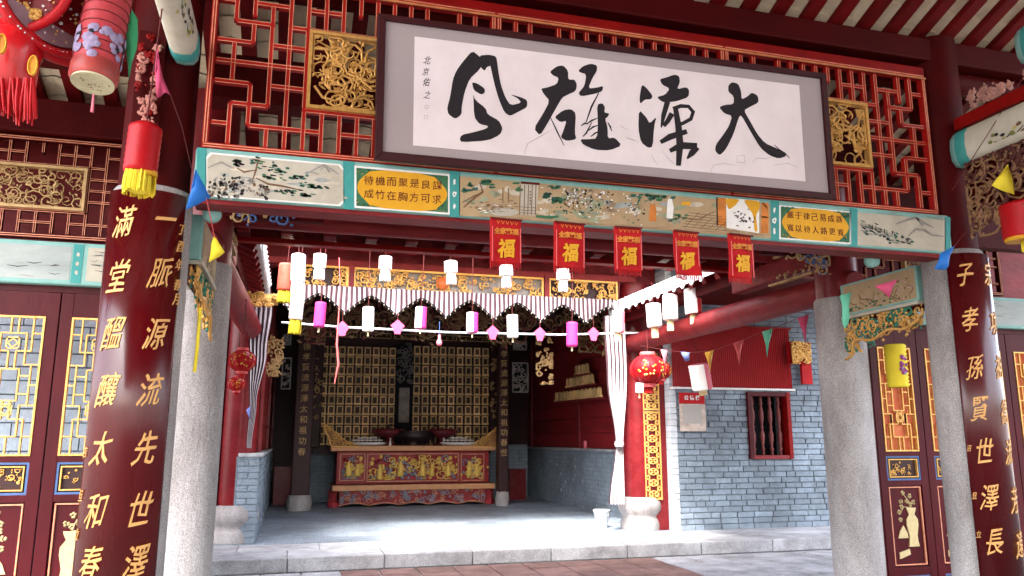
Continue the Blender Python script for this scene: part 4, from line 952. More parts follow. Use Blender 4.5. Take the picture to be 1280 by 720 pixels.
# courtyard side beams: log beams from far pillars to the hall columns
def logbeam(label, x0, x1, side):
    t = thing('log_beam', label, 'beam', ((x0+x1)/2, 9, 2.92))
    MB().tube([(x0, 6.15, 3.05), (x0, 6.2, 3.05), ((x0+x1)/2, 9, 3.08), (x1, 11.6, 3.1)], [.11, .14, .15, .14], 20).build('log', beamred, t)
    MB().box(x0-.09, x0+.09, 6.3, 8.2, 3.3, 3.52).build('upper_beam', beamred, t, bevel=.02)
    MB().box(x0-.07, x0+.07, 8.2, 11.5, 3.42, 3.56).build('upper_rail', darkred, t, bevel=.01)
    mm = MB(); xx = x0-side*.15
    for y0, z0 in ((6.6, 3.23), (6.6, 3.52)):
        mm.box(min(xx, xx+side*.05), max(xx, xx+side*.05), y0, y0+.75, z0, z0+.02)
        scrolls(mm, lambda u, v, h: (xx-side*h, u, v), y0, y0+.7, z0+.03, z0+.1, .008, 16, seed=int(z0*100))
    mm.build('gilded_carving', goldd, t); return t
logbeam('round weathered red log beam from the right pillar to the red column', 5.1, 5.2, 1)
logbeam('round weathered red log beam from the left pillar to the left red column', -.72, -.62, -1)
def stub(label, x, side):
    t = thing('carved_bracket', label, 'bracket', (x, 6.3, 3.1)); mm = MB()
    lo = lambda u: 3.34-.28*(1-min(abs(u-x)/.7, 1))
    scrolls(mm, lambda u, v, h: (u, 6.24-h, v), *sorted((x-side*.2, x-side*.85)), 3.02, 3.34, .01, 50, 0, 1, seed=77, lower=lo); mm.build('openwork', [goldd, bluep], t)
    MB().box(*sorted((x-side*.15, x-side*.9)), 6.25, 6.3, 3.3, 3.36).build('rail', darkred, t)
stub('blue and gold carved corner bracket at the left post under the painted beam', -.74, -1)
stub('pale and gold carved corner bracket at the right post under the painted beam', 5.08, 1)
m = tag(MB().box(5.3, 9.2, 8.3, 11.3, 3.75, 3.8).build('side_ceiling', darkred), 'dark red ceiling under the right side roof', 'ceiling')
gb = thing('carved_bracket', 'thick gold carved bracket on the left log beam beside the pink lantern', 'bracket', at(322, 374, 10.5)); mm = MB(); a, b = at(300, 366, 10.5), at(347, 385, 10.5)
MB().tube([(a.x, 10.5, (a.z+b.z)/2), (b.x, 10.5, (a.z+b.z)/2+.02)], [.09, .075], 12).build('core', gold, gb)
scrolls(mm, lambda u, v, h: (u, 10.42-h, v), a.x, b.x, b.z, a.z, .014, 30, seed=8); mm.build('relief', gold, gb)
# ================================================================ HALL COLUMNS
def hallcol(label, x, y, r):
    t = thing('red_column', label, 'column', (x, y, .2))
    MB().lathe([(r*1.2, .2), (r*1.22, .3), (r*1.15, .36), (r*1.08, .4), (r*1.15, .44), (r*1.3, .5), (r*1.33, .56), (r*1.28, .63), (r*1.12, .69), (r, .7)], (x, y, 0), 36).build('stone_base', granite, t)
    MB().lathe([(r*.96, .7), (r, .75), (r, 3.9), (r*.95, 4.1)], (x, y, 0), 36).build('shaft', colred, t)
    return t
hallcol('glossy red column on a stone drum at the right side of the altar hall', 5.36, 11.78, .26)
hallcol('glossy red column on a stone drum at the left side of the altar hall', -.72, 11.85, .25)
# carved gold strip on its red board
gs = thing('fretwork_screen', 'tall gold openwork strip on a red board between red column and brick wall', 'panel', (5.66, 11.5, .2))
a, b = at(806, 430, 11.5), at(831, 661, 11.5)
MB().box(5.4, 5.742, 11.55, 11.62, .2, 3.3).build('red_board', colred, gs)
x0, x1 = at(807, 620, 11.53).x, at(828, 620, 11.53).x
for z0, z1 in ((.66, 2.02), (2.04, 2.45), (2.5, 2.95)):
    mm = MB()
    for c in ((x0, x1, z0, z0+.02), (x0, x1, z1-.02, z1), (x0, x0+.02, z0, z1), (x1-.02, x1, z0, z1)): mm.box(c[0], c[1], 11.515+(.002 if c[3]-c[2] > .03 else 0), 11.54, c[2], c[3])
    n_ = max(2, round((z1-z0)/.16)); w_ = x1-x0
    for i in range(n_):
        za, zb = z0+(z1-z0)*i/n_, z0+(z1-z0)*(i+1)/n_; zm = (za+zb)/2
        for u0, v0, u1, v1 in ((0, 0, .5, .5), (.5, .5, 1, 0), (0, 1, .5, .5), (.5, .5, 1, 1), (.25, 0, .25, 1), (.75, 0, .75, 1)):
            mm.bar((x0+w_*u0, 11.53, za+(zb-za)*v0), (x0+w_*u1, 11.53, za+(zb-za)*v1), .02, .022, side=(0, 1, 0))
        mm.tube([(x0+w_*.5+w_*.3*math.cos(q*.785), 11.525, zm+.05*math.sin(q*.785)) for q in range(9)], .01, 5)
    mm.build('gold_fretwork', gold, gs)
# frieze and front valance
frz = thing('carved_frieze', 'bright gold carved frieze panels above the white valance of the altar hall', 'frieze', (2.4, 11.6, 3.76))
fx_ = [at(p, 340, 11.56).x for p in (352, 437, 441, 680, 685, 772)]
for k in range(3):
    x0, x1 = fx_[2*k]+.01, fx_[2*k+1]-.01; mm = MB(); z0, z1 = 3.74, 4.1
    for c in ((x0, x1, z0, z0+.025), (x0, x1, z1-.03, z1), (x0, x0+.03, z0+.025, z1-.03), (x1-.03, x1, z0+.025, z1-.03)): mm.box(c[0], c[1], 11.55, 11.6, c[2], c[3])
    scrolls(mm, lambda u, v, h: (u, 11.58-h, v), x0+.03, x1-.03, z0+.04, z1-.04, .012, int(38*(x1-x0)/1.0), seed=50+k); mm.build('carved_panel', gold, frz)
    MB().box(x0, x1, 11.62, 11.64, z0, z1).build('backing_board', darkwood if k != 1 else mat('grey_fret_ground', (.3, .27, .25), .7), frz)
for x in (fx_[1]+.03, fx_[3]+.04): MB().box(x-.04, x+.04, 11.52, 11.62, 3.66, 4.14).build('mullion', beamred, frz, bevel=.005)
MB().box(-.5, 5.3, 11.54, 11.7, 4.102, 4.2).build('top_rail', beamred, frz, bevel=.008)
for x in (at(553, 355, 11.55).x,):
    MB().lathe([(.0, -.01), (.1, 0), (.1, .02), (0, .03)], (x, 11.545, 3.92), 20, ax=(0, -1, 0)).build('rosette', mat('orange_lacquer', (.6, .15, .04), .4), frz)
va = thing('valance', 'striped white valance with scalloped beaded lower edge across the altar hall', 'curtain', (2.4, 11.45, 3.3))
xa, xb = -.3, 5.02; N_ = 520; per = .745; lowx = at(495, 398, 11.45).x
def vlow(x): ph = ((x-lowx)/per) % 1; return 3.37+.3*(1-abs(2*ph-1)**1.0)*1.0 if True else 0
def vlow(x): ph = ((x-lowx)/per) % 1; return 3.385+.27*(1-abs(2*ph-1)**1.35)
m = MB(); vs = []
for i in range(N_+1):
    x = xa+(xb-xa)*i/N_; zl = vlow(x)
    for j in range(6):
        z = 3.78+(zl-3.78)*j/5; vs.append((x+.01*math.sin(x*9)*(j/5), 11.45+.022*math.sin(x*math.pi*2/.072+.6*math.sin(x*3))*(.5+.5*j/5), z))
for i in range(N_):
    mi = 1 if ((xa+(xb-xa)*i/N_)/.072) % 1 < .42 else 0
    for j in range(5): m.f.append((i*6+j, (i+1)*6+j, (i+1)*6+j+1, i*6+j+1)); m.m.append(mi); m.sm.append(True)
m.v = [Vector(v) for v in vs]; m.build('pleated_cloth', [curt, curt2], va)
m = MB(); n_ = 150
for i in range(n_):
    x = xa+(xb-xa)*(i+.5)/n_; z = vlow(x); m.box(x-.006, x+.006, 11.42, 11.436, z-.03, z+.005, i % 2)
m.tube([(xa+(xb-xa)*i/200, 11.425, vlow(xa+(xb-xa)*i/200)) for i in range(201)], .008, 5, 1, cap=False)
m.build('beaded_fringe', [mat('grey_bead', (.4, .35, .28), .5), black], va)
# side curtains
def curtain(label, pts, Y, n=9, seed=1, hem=None):
    t = thing('curtain', label, 'curtain', at(*pts[-1][:2], Y)); rd = random.Random(seed)
    mm = MB(); K = 60; vs = []; ys = [p[1] for p in pts]
    M_ = 70
    for j in range(M_+1):
        py = ys[0]+(ys[-1]-ys[0])*j/M_
        for (a0, y0, w0), (a1, y1, w1) in zip(pts[:-1], pts[1:]):
            if y0 <= py <= y1: f_ = (py-y0)/(y1-y0); f_ = f_*f_*(3-2*f_); c = a0+(a1-a0)*f_; w_ = w0+(w1-w0)*f_; break
        for i in range(K+1):
            u = i/K; p = at(c+w_*(u-.5), py, Y); p.y += .05*math.sin(u*n*6.283+.5*math.sin(j*.1))*min(1, w_/18); vs.append(p)
    for j in range(M_):
        for i in range(K):
            mm.f.append((j*(K+1)+i, j*(K+1)+i+1, (j+1)*(K+1)+i+1, (j+1)*(K+1)+i)); mm.m.append(1 if (i*n/K*1.0) % 1 < .34 else 0); mm.sm.append(True)
    mm.v = vs; mm.build('cloth', [curt, curt2], t); return t
c1 = curtain('white and mauve striped curtain tied at the waist beside the right red column', [(768, 395, 26), (771, 470, 24), (774, 555, 9), (771, 630, 18)], 11.48, 5)
p = at(774, 555, 11.44); MB().lathe([(.065, -.04), (.075, 0), (.065, .04)], p, 14).build('tie_band', curt, c1)
c2 = curtain('white and lilac curtain gathered beside the left red column', [(325, 384, 30), (322, 440, 22), (316, 505, 9), (311, 560, 6)], 11.35, 5, 2)
# ================================================================ SHRINE
YS = 18.0
PS = lambda px, py, Y=YS: at(px, py, Y)
sr = thing('ancestral_shrine', 'dark shrine wall filled with rows of small gilt framed tablets behind the altar', 'shrine', PS(505, 560))
a, b = PS(398, 426), PS(614, 556)
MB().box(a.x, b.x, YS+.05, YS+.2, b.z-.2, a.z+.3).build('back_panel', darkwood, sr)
ring = None
def cellmesh(w_, h_):
    mm = MB(); t_ = w_*.17
    mm.box(-w_/2, -w_/2+t_, -.03, .03, -h_/2, h_/2, 0); mm.box(w_/2-t_, w_/2, -.03, .03, -h_/2, h_/2, 0)
    mm.box(-w_/2+t_, w_/2-t_, -.03, .03, h_/2-t_, h_/2, 0); mm.box(-w_/2-.01, w_/2+.01, -.04, .03, -h_/2-.025, -h_/2+.012, 0)
    mm.box(-w_/2+t_, w_/2-t_, .0, .02, -h_/2+.013, h_/2-t_, 1); return mm
for sx0, sx1 in ((401, 493), (516, 611)):
    a, b = PS(sx0, 434), PS(sx1, 556); nc, nr_ = 9, 10; dx = (b.x-a.x)/nc; dz = (a.z-b.z+.05)/nr_
    for i in range(nc):
        for j in range(nr_):
            c = Vector((a.x+dx*(i+.5), YS-.02+random.uniform(-.01, .01), b.z+dz*(j+.5)))
            if ring is None:
                ring = cellmesh(dx*.74, dz*.78).build('tablet', [goldt, mat('tablet_face', (.1, .055, .035), .5, dirt=.6)], sr, origin=(0, 0, 0)); ring.location = c-WL[sr.name]; WL[ring.name] = c
            else: clone(ring, c, sr)
    for j in range(nr_+1): MB().box(a.x-.03, b.x+.03, YS-.03, YS+.05, b.z+dz*j-.012, b.z+dz*j+.004).build('shelf', goldd if j % 2 else darkwood, sr)
a, b = PS(405, 414), PS(612, 428)
for k in range(5):
    x0 = a.x+(b.x-a.x)*k/5+.03; x1 = a.x+(b.x-a.x)*(k+1)/5-.03; mm = MB(); z0, z1 = b.z, a.z
    for c in ((x0, x1, z0, z0+.02), (x0, x1, z1-.02, z1), (x0, x0+.02, z0+.02, z1-.02), (x1-.02, x1, z0+.02, z1-.02)): mm.box(c[0], c[1], YS-.06, YS-.02, c[2], c[3])
    scrolls(mm, lambda u, v, h: (u, YS-.03-h, v), x0+.04, x1-.04, z0+.04, z1-.04, .012, 12, seed=60+k); mm.build('carved_panel', goldd, sr)
a, b = PS(495, 430), PS(514, 545)
MB().box(a.x, b.x, YS-.12, YS+.04, b.z, a.z).build('centre_post', black, sr)
MB().box(a.x+.08, b.x-.08, YS-.15, YS-.12, b.z+.3, PS(505, 485).z).build('centre_plaque', mat('weathered_grey_gold', (.25, .22, .19), .6), sr, bevel=.02)
mm = MB(); scrolls(mm, lambda u, v, h: (u, YS-.13-h, v), a.x+.03, b.x-.03, PS(505, 485).z+.1, a.z, .014, 30, seed=70); mm.build('centre_carving', mat('dull_grey_carving', (.2, .18, .16), .6), sr)
# dark interior columns, carved hangings and couplets
def inner_post(label, px0, px1, y0, y1, Y, seed, kind):
    a, b = at(px0, y0, Y), at(px1, y1, Y); t = thing('inner_column', label, 'column', ((a.x+b.x)/2, Y, b.z)); rd = random.Random(seed)
    MB().box(a.x, b.x, Y, Y+.25, .48 if kind == 'script' else b.z, a.z).build('shaft', darkwood, t, bevel=.03)
    if kind == 'script': MB().lathe([((b.x-a.x)*.62, .2), ((b.x-a.x)*.7, .35), ((b.x-a.x)*.6, .5)], ((a.x+b.x)/2, Y+.12, 0), 16).build('stone_base', granite, t)
    mm = MB()
    if kind == 'script':
        z = a.z-.2; cx = (a.x+b.x)/2; chs = '春世德孝賢流源澤太和祖功'; k = 0
        while z > b.z+.5: glyph(chs[k % len(chs)], .004, lambda u, v, th: Vector((cx+u, Y-.01-th, z+v)), .15, 0, mm, .01); z -= .21; k += 1
        mm.build('gold_characters', goldd, t)
    else: scrolls(mm, lambda u, v, h: (u, Y-.01-h, v), a.x, b.x, b.z+.6, a.z-.1, .016, int(14*(a.z-b.z)), seed=seed); mm.build('carved_vine', goldd, t)
    return t
inner_post('dark inner column with a line of gold script left of the shrine', 374, 387, 395, 606, 16.4, 1, 'script')
inner_post('dark inner strip with carved gold vine at the left edge of the shrine', 389, 400, 395, 560, 17.9, 2, 'vine')
inner_post('dark inner strip with carved gold vine at the right edge of the shrine', 613, 621, 395, 556, 17.9, 3, 'vine')
inner_post('dark inner column with a line of gold script right of the shrine', 624, 636, 395, 606, 16.4, 4, 'script')
def brickback(label, px0, px1):
    a, b = at(px0, 560, 18.6), at(px1, 620, 18.6); t = thing('low_wall', label, 'wall', ((a.x+b.x)/2, 18.7, .2)); mm = MB(); z = .2; r = 0
    MB().box(a.x, b.x, 18.66, 18.8, .2, 1.45).build('wall_core', brickd, t)
    while z < 1.4:
        x = a.x-(.15 if r % 2 else 0)
        while x < b.x: mm.box(max(x, a.x), min(x+.285, b.x), 18.63, 18.7, z, z+.074); x += .3
        z += .086; r += 1
    stuff(mm.build('brick_courses', brick, t))
brickback('low dim brick wall left behind the altar table', 385, 470); brickback('low dim brick wall right behind the altar table', 590, 660)
tag(MB().box(at(348, 500, 18).x, at(372, 500, 18).x, 18, 18.1, .2, 1.0).build('low_door', colred), 'low dark red gate at the far left of the altar hall', 'gate')
tag(MB().box(at(637, 500, 18).x, at(657, 500, 18).x, 18, 18.1, .2, .9).build('low_door', colred), 'low dark red gate at the far right of the altar hall', 'gate')
for k, (px0, py0, px1, py1, lb) in enumerate(((641, 426, 658, 438, 'small carved panel high at the right of the shrine'), (640, 453, 660, 491, 'square carved white-gold panel at the right of the shrine'), (353, 447, 363, 487, 'narrow carved panel at the left of the shrine'), (354, 418, 364, 432, 'small carved panel high at the left of the shrine'))):
    a, b = at(px0, py0, 16.3), at(px1, py1, 16.3); t = thing('wall_carving', lb, 'carving', ((a.x+b.x)/2, 16.3, b.z)); mm = MB()
    for c in ((a.x, b.x, b.z, b.z+.025), (a.x, b.x, a.z-.025, a.z), (a.x, a.x+.025, b.z, a.z), (b.x-.025, b.x, b.z, a.z)): mm.box(c[0], c[1], 16.25, 16.3+.001*(c[3]-c[2] > .03), c[2], c[3])
    scrolls(mm, lambda u, v, h: (u, 16.28-h, v), a.x+.03, b.x-.03, b.z+.03, a.z-.03, .015, 16, seed=80+k); mm.build('openwork', MATS['weathered_grey_gold'], t)
    MB().box(a.x, b.x, 16.31, 16.34, b.z, a.z).build('ground', black, t)
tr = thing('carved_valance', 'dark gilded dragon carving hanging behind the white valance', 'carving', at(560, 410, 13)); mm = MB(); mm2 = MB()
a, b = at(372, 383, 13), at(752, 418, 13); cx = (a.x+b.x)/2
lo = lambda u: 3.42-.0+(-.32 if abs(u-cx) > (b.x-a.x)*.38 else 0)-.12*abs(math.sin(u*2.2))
scrolls(mm, lambda u, v, h: (u, 12.9-h*2, v), a.x, b.x, 3.1, 4.0, .02, 200, 0, 1, seed=90, lower=lo, sides=4); mm.build('openwork', [mat('brown_gilt', (.17, .1, .045), .5, (.08, .045, .02), 12, .8), mat('red_brown_carving', (.12, .03, .02), .5)], tr)  # carving in a dimmer brown gilt
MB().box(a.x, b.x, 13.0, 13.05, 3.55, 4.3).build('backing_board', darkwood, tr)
for (px0, py0, px1, py1, lb, sd) in ((752, 400, 762, 450, 'gilded corner carving below the valance at the right', 1), (670, 415, 690, 480, 'gilded hanging carving right of the shrine under the valance', 2), (333, 415, 352, 470, 'gilded hanging carving at the left under the valance', 3)):
    a, b = at(px0, py0, 12.8), at(px1, py1, 12.8); carved(lb, lambda u, v, h: (u, 12.8-h, v), a.x, b.x, b.z, a.z, [goldd], 26, 95+sd, .02)
# stepped rows of gold name tablets on the right wall boarding
pt = thing('tablet_pyramid', 'stepped pyramid of small upright gold tablets on the right red wall', 'tablets', (5.7, 15.5, 2.45)); src = None
for (pa, pb_, n_, lift) in (((693, 502), (751, 496), 12, 0), ((707, 485), (741, 479), 8, 0), ((718, 469), (735, 466), 4, 0)):
    A_, B_ = atx(*pa, 5.6), atx(*pb_, 5.6)
    MB().bar(A_+Vector((.04, 0, -.02)), B_+Vector((.04, 0, -.02)), .14, .03, side=(1, 0, 0)).build('shelf', beamred, pt)
    for k in range(n_):
        p = A_.lerp(B_, (k+.5)/n_); w_ = abs(A_.y-B_.y)/n_*.66; h_ = .2
        mm = MB(); mm.slab([(p.x, p.y-w_/2, p.z), (p.x, p.y+w_/2, p.z), (p.x, p.y+w_/2, p.z+h_*.8), (p.x, p.y, p.z+h_), (p.x, p.y-w_/2, p.z+h_*.8)], (-1, 0, 0), .04)
        mm.box(p.x-.02, p.x+.05, p.y-w_*.62, p.y+w_*.62, p.z-.004, p.z+.04); mm.build('tablet', goldt, pt)
# ================================================================ ALTAR TABLE
YA = 17.0
at_ = thing('altar_table', 'long carved red and gold altar table with upturned ends', 'altar', at(515, 634, YA))
X_ = lambda px, py=580: at(px, py, YA).x
Z_ = lambda py, px=515: at(px, py, YA).z
x0, x1 = X_(421), X_(611)
MB().box(x0, x1, YA, YA+.9, Z_(604), Z_(564)).build('body', mat('altar_red', (.3, .01, .016), .4, (.2, .007, .01), 5, .8), at_, bevel=.01)
MB().box(X_(413, 560), X_(618, 560), YA-.12, YA+1.0, Z_(563.5), Z_(557)).build('table_top', mat('salmon_gold', (.6, .3, .14), .4, (.5, .22, .1), 9, .7), at_, bevel=.015)
MB().box(X_(415, 608), X_(617, 608), YA-.14, YA+1.0, Z_(612), Z_(605)).build('base_moulding', MATS['salmon_gold'], at_, bevel=.012)
reds = mat('relief_rose', (.3, .03, .03), .5); bl = mat('relief_blue_grey', (.28, .3, .36), .6, (.12, .15, .2), 20, .7); gy = mat('relief_yellow', (.8, .56, .14), .4, (.65, .4, .08), 20, .7, metal=.2)
for k, (pa, pb_) in enumerate(((425, 456), (459, 573), (576, 605))):
    a, b = at(pa, 567, YA-.01), at(pb_, 601, YA-.01); mm = MB()
    for c in ((a.x, b.x, b.z, b.z+.022), (a.x, b.x, a.z-.022, a.z), (a.x, a.x+.022, b.z, a.z), (b.x-.022, b.x, b.z, a.z)): mm.box(c[0], c[1], YA-.035, YA-.001+.002*(c[3]-c[2] > .1), c[2], c[3])
    mm.build('panel_frame', mat('pink_gold_frame', (.6, .26, .16), .5), at_)
    mm = MB(); rd = random.Random(100+k); W_ = b.x-a.x; H_ = a.z-b.z
    for i in range(int(70*W_)):
        u, v = rd.uniform(a.x+.06, b.x-.06), rd.uniform(b.z+.06, a.z-.06); f_ = (v-b.z)/H_
        mi = 0 if math.sin(u*7+k)*math.cos(v*9)+rd.uniform(-.3, .3) > .15 else (2 if f_ < .45 else rd.choice((1, 2, 1)))
        r_ = rd.uniform(.02, .05); mm.lathe([(r_, 0), (r_*.8, r_*.5), (0, r_*.8)], (u, YA-.002, v), 7, mi, ax=(rd.uniform(-.3, .3), -1, rd.uniform(-.3, .3)))
    scrolls(mm, lambda u, v, h: (u, YA-.02-h, v), a.x+.05, b.x-.05, b.z+.05, a.z-.05, .014, int(16*W_)+4, 0, 2, seed=110+k)
    if k != 0 or 1:   # robed figures
        for fx in ([.6, .7, .36, .14, .88] if k == 1 else [.35, .68]):
            u = a.x+W_*fx; h_ = H_*rd.uniform(.4, .62); zb = b.z+.05+(H_*.1 if fx > .3 else 0)
            mm.lathe([(.06, 0), (.085, h_*.15), (.06, h_*.45), (.075, h_*.65), (.03, h_*.74), (.04, h_*.84), (.03, h_*.94), (0, h_)], (u, YA-.03, zb), 8, 0)
            for q in range(9): mm.lathe([(.035, 0), (.03, .02), (0, .03)], (u+rd.gauss(0, .1), YA-.03, zb+h_*rd.uniform(.1, .9)), 6, rd.choice((0, 0, 1)), ax=(0, -1, 0))
        mm.tube([(u-.05, YA-.05, zb+h_*.65), (u-.13, YA-.06, zb+h_*.5)], .024, 5, 0); mm.tube([(u+.05, YA-.05, zb+h_*.65), (u+.13, YA-.06, zb+h_*.8)], .024, 5, 0)
    mm.build('relief_carving', [gy, reds, bl], at_)
# apron with wavy edge
a, b = at(424, 613, YA), at(606, 627, YA); mm = MB(); n_ = 90; lo = lambda t_: b.z-.0+.05*abs(math.sin(t_*math.pi*5))+(.0)-.02
vs = []
for i in range(n_+1):
    u = a.x+(b.x-a.x)*i/n_; vs += [(u, YA-.08, a.z+.02), (u, YA-.08, lo(i/n_)), (u, YA-.04, a.z+.02), (u, YA-.04, lo(i/n_))]
mm.add(vs, [(4*i, 4*i+4, 4*i+5, 4*i+1) for i in range(n_)]+[(4*i+2, 4*i+3, 4*i+7, 4*i+6) for i in range(n_)]+[(4*i+1, 4*i+5, 4*i+7, 4*i+3) for i in range(n_)])
mm.build('apron', MATS['relief_rose'], at_); mm = MB()
mm.tube([(a.x+(b.x-a.x)*i/n_, YA-.085, lo(i/n_)) for i in range(n_+1)], .016, 5, 0)
scrolls(mm, lambda u, v, h: (u, YA-.085-h, v), a.x+.03, b.x-.03, b.z+.03, a.z, .013, 90, 1, 0, seed=120); mm.build('apron_carving', [MATS['pink_gold_frame'], bl], at_)
for (pa, pb_) in ((411, 423), (606, 618)):
    mm = MB(); c = (X_(pa, 620)+X_(pb_, 620))/2; w_ = (X_(pb_)-X_(pa))/2
    mm.lathe([(w_*1.15, .2), (w_*1.15, .3), (w_*.75, .34), (w_*.7, .44), (w_*1.1, .52), (w_*1.2, Z_(613))], (c, YA+.02, 0), 4); mm.build('foot', mat('rose_red_lacquer', (.4, .04, .05), .35), at_, bevel=.01)
    MB().box(c-w_*.8, c+w_*.8, YA+.7, YA+.9, .2, Z_(613)).build('foot', MATS['rose_red_lacquer'], at_)
def wing(pts, name):
    mm = MB(); P = [at(x, y, YA-.1) for x, y in pts]; mm.slab(P, (0, -1, 0), .12, 0); o = mm.build(name, mat('wing_brown', (.35, .15, .05), .5), at_)
    mm = MB(); mm.tube([p-Vector((0, .01, 0)) for p in P+[P[0]]], .022, 6)
    xs_ = [p.x for p in P]; zs = [p.z for p in P]; lx, hx, lz, hz = min(xs_), max(xs_), min(zs), max(zs); n0 = len(P)
    def inside(u, v):
        c = False
        for i in range(n0):
            p, q = P[i], P[i-1]
            if (p.z > v) != (q.z > v) and u < (q.x-p.x)*(v-p.z)/(q.z-p.z)+p.x: c = not c
        return c
    rd = random.Random(5); k = 0
    while k < 26:
        u, v = rd.uniform(lx, hx), rd.uniform(lz, hz)
        if inside(u, v): mm.tube([(u+.05*math.cos(q*.8)*(1-q*.1), YA-.125, v+.05*math.sin(q*.8)*(1-q*.1)) for q in range(7)], .012, 5); k += 1
    mm.build(name+'_carving', gold, at_)
wing([(405, 534), (409, 532), (413, 536), (427, 548), (446, 558), (417, 558.5), (413, 556), (410, 545), (407, 541)], 'left_wing'.replace('left_', 'upturned_'))
wing([(628, 534), (624, 533), (618, 537), (607, 546), (588, 558), (618, 558.5), (621, 556), (624, 546), (627, 541)], 'upturned_wing')
# things on the altar
def onaltar(nm, label, cat, px, w_, h_, prof, m_, dy=.35):
    z = Z_(557); c = at(px, 557, YA+dy); t = thing(nm, label, cat, (c.x, YA+dy, z))
    MB().lathe([(r_*w_, hh*h_) for r_, hh in prof], (c.x, YA+dy, z), 18).build('bowl', m_, t)
    return t, c, z
bur = [(.3, 0), (.35, .05), (.2, .15), (.45, .3), (.55, .55), (.5, .75), (.55, .8), (.5, .82), (.45, .6), (0, .5)]
dk = mat('dark_bronze', (.05, .03, .03), .35, (.03, .02, .02), 20, .8, metal=.6)
t, c, z = onaltar('incense_burner', 'wide dark bronze incense burner in the middle of the altar', 'incense burner', 516, .9, .38, bur, dk)
for s in (-1, 1):
    MB().tube([(c.x+s*.4, YA+.35, z+.2), (c.x+s*.58, YA+.35, z+.28), (c.x+s*.55, YA+.35, z+.42), (c.x+s*.45, YA+.35, z+.44)], .035, 8).build('handle', dk, t)
    MB().tube([(c.x+s*.2, YA+.2, z), (c.x+s*.28, YA+.1, z+.1)], .03, 6).build('leg', dk, t)
for px, lb in ((486, 'dark red round stand left of the bronze burner'), (552, 'dark red round stand right of the bronze burner')):
    t, c, z = onaltar('offering_stand', lb, 'stand', px, .5, .36, [(.4, 0), (.45, .08), (.15, .18), (.18, .45), (.6, .6), (.75, .85), (.6, 1), (0, 1)], mat('dark_rose', (.13, .015, .02), .4))
    MB().lathe([(.02, 0), (.03, .03), (.015, .1), (.015, .16), (0, .17)], (c.x, YA+.1, z), 10).build('candle_cup', white, t)
    MB().box(c.x-.08, c.x+.08, YA+.2, YA+.22, z+.2, z+.25).build('label_strip', goldl, t)
for px, lb in ((459, 'low white tiered dish at the left end of the altar'), (573, 'low white tiered dish at the right end of the altar')):
    t, c, z = onaltar('offering_dish', lb, 'dish', px, .42, .1, [(.6, 0), (.9, .2), (1, .6), (.95, .7), (0, .5)], white, .2)
    for k in range(2): MB().box(c.x-.32+k*.12, c.x+.32-k*.12, YA+.15, YA+.4, z+.1+.05*k, z+.125+.05*k).build('tier', white, t)
# bucket and stone block by the column
bk = thing('bucket', 'small white plastic bucket on the step by the curtain foot', 'bucket', atz(752, 660, .2)); c = WL[bk.name]
MB().lathe([(.09, .0), (.125, .26), (.135, .265), (.135, .28), (.118, .28), (.085, .02), (0, .02)], c, 22).build('pail', plast, bk)
MB().tube([(c.x-.13, c.y, c.z+.26), (c.x-.09, c.y-.08, c.z+.2), (c.x, c.y-.12, c.z+.17), (c.x+.09, c.y-.08, c.z+.2), (c.x+.13, c.y, c.z+.26)], .004, 5).build('handle', white, bk)
cp = thing('cup', 'small white cup standing on the ledge of the right inner wall', 'cup', atx(732, 561, 5.76)); MB().lathe([(.035, 0), (.04, .16), (.032, .16), (.03, .02), (0, .02)], WL[cp.name]+Vector((0, 0, .0)), 12).build('cup_body', lpale, cp)
# ================================================================ LANTERNS
def hang(mb, p, top): mb.tube([p, (p[0]+.002, p[1], top)], .004, 4)
def cyl_lantern(label, px, py0, py1, wpx, Y, m_, topz, tass=None, group='paper lanterns strung across the courtyard', stripes=None):
    a, b = at(px, py0, Y), at(px, py1, Y); t = thing('paper_lantern', label, 'lantern', (a.x, Y, b.z)); r = (at(px+wpx/2, py0, Y).x-a.x)*.93
    H_ = a.z-b.z; n = 14; prof = [(r*.9, 0)]
    for i in range(n+1): prof.append((r*(1+.03*math.sin(i*math.pi)+(.035 if i % 2 else 0)), H_*(i+.3)/(n+.6)))
    prof.append((r*.9, H_))
    ms = [m_]+([stripes] if stripes else []); mm = MB(); mm.lathe(prof, (a.x, Y, b.z), 20)
    if stripes:
        nn = 20
        for q in range(len(mm.f)):
            if len(mm.f[q]) == 4 and (q % nn) in (0, 1, 2, 3, 4, 19, 18, 17): mm.m[q] = 1
    mm.build('paper_body', ms, t)
    mm = MB(); hang(mm, (a.x, Y, a.z-.01), topz); mm.build('cord', wire, t)
    MB().lathe([(.012, 0), (.012, .06), (.004, .07)], (a.x, Y, b.z-.07), 8).build('toggle', ltass, t)
    if tass:
        TH_ = (at(px, tass[0], Y).z-at(px, tass[1], Y).z); tr_ = (at(px+tass[2]/2, tass[1], Y).x-a.x)*.93; mm = MB()
        mm.lathe([(tr_*.55, -TH_*.9), (tr_*.6, 0)], (a.x, Y, b.z), 10)
        for k in range(64):
            q = k*.349*1.07; rr_ = tr_*(.66+.3*((k*7) % 10)/10); dz_ = TH_*(.94+.12*((k*3) % 5)/5); mm.tube([(a.x+rr_*.9*math.cos(q), Y+rr_*.9*math.sin(q), b.z+.01), (a.x+rr_*math.cos(q), Y+rr_*math.sin(q), b.z-TH_*.4), (a.x+rr_*1.02*math.cos(q), Y+rr_*1.02*math.sin(q), b.z-dz_)], tr_*.06, 4)
        mm.build('tassel', tass[3], t)
    t.rotation_euler = (random.uniform(-.05, .05), random.uniform(-.05, .05), 0)
    return t
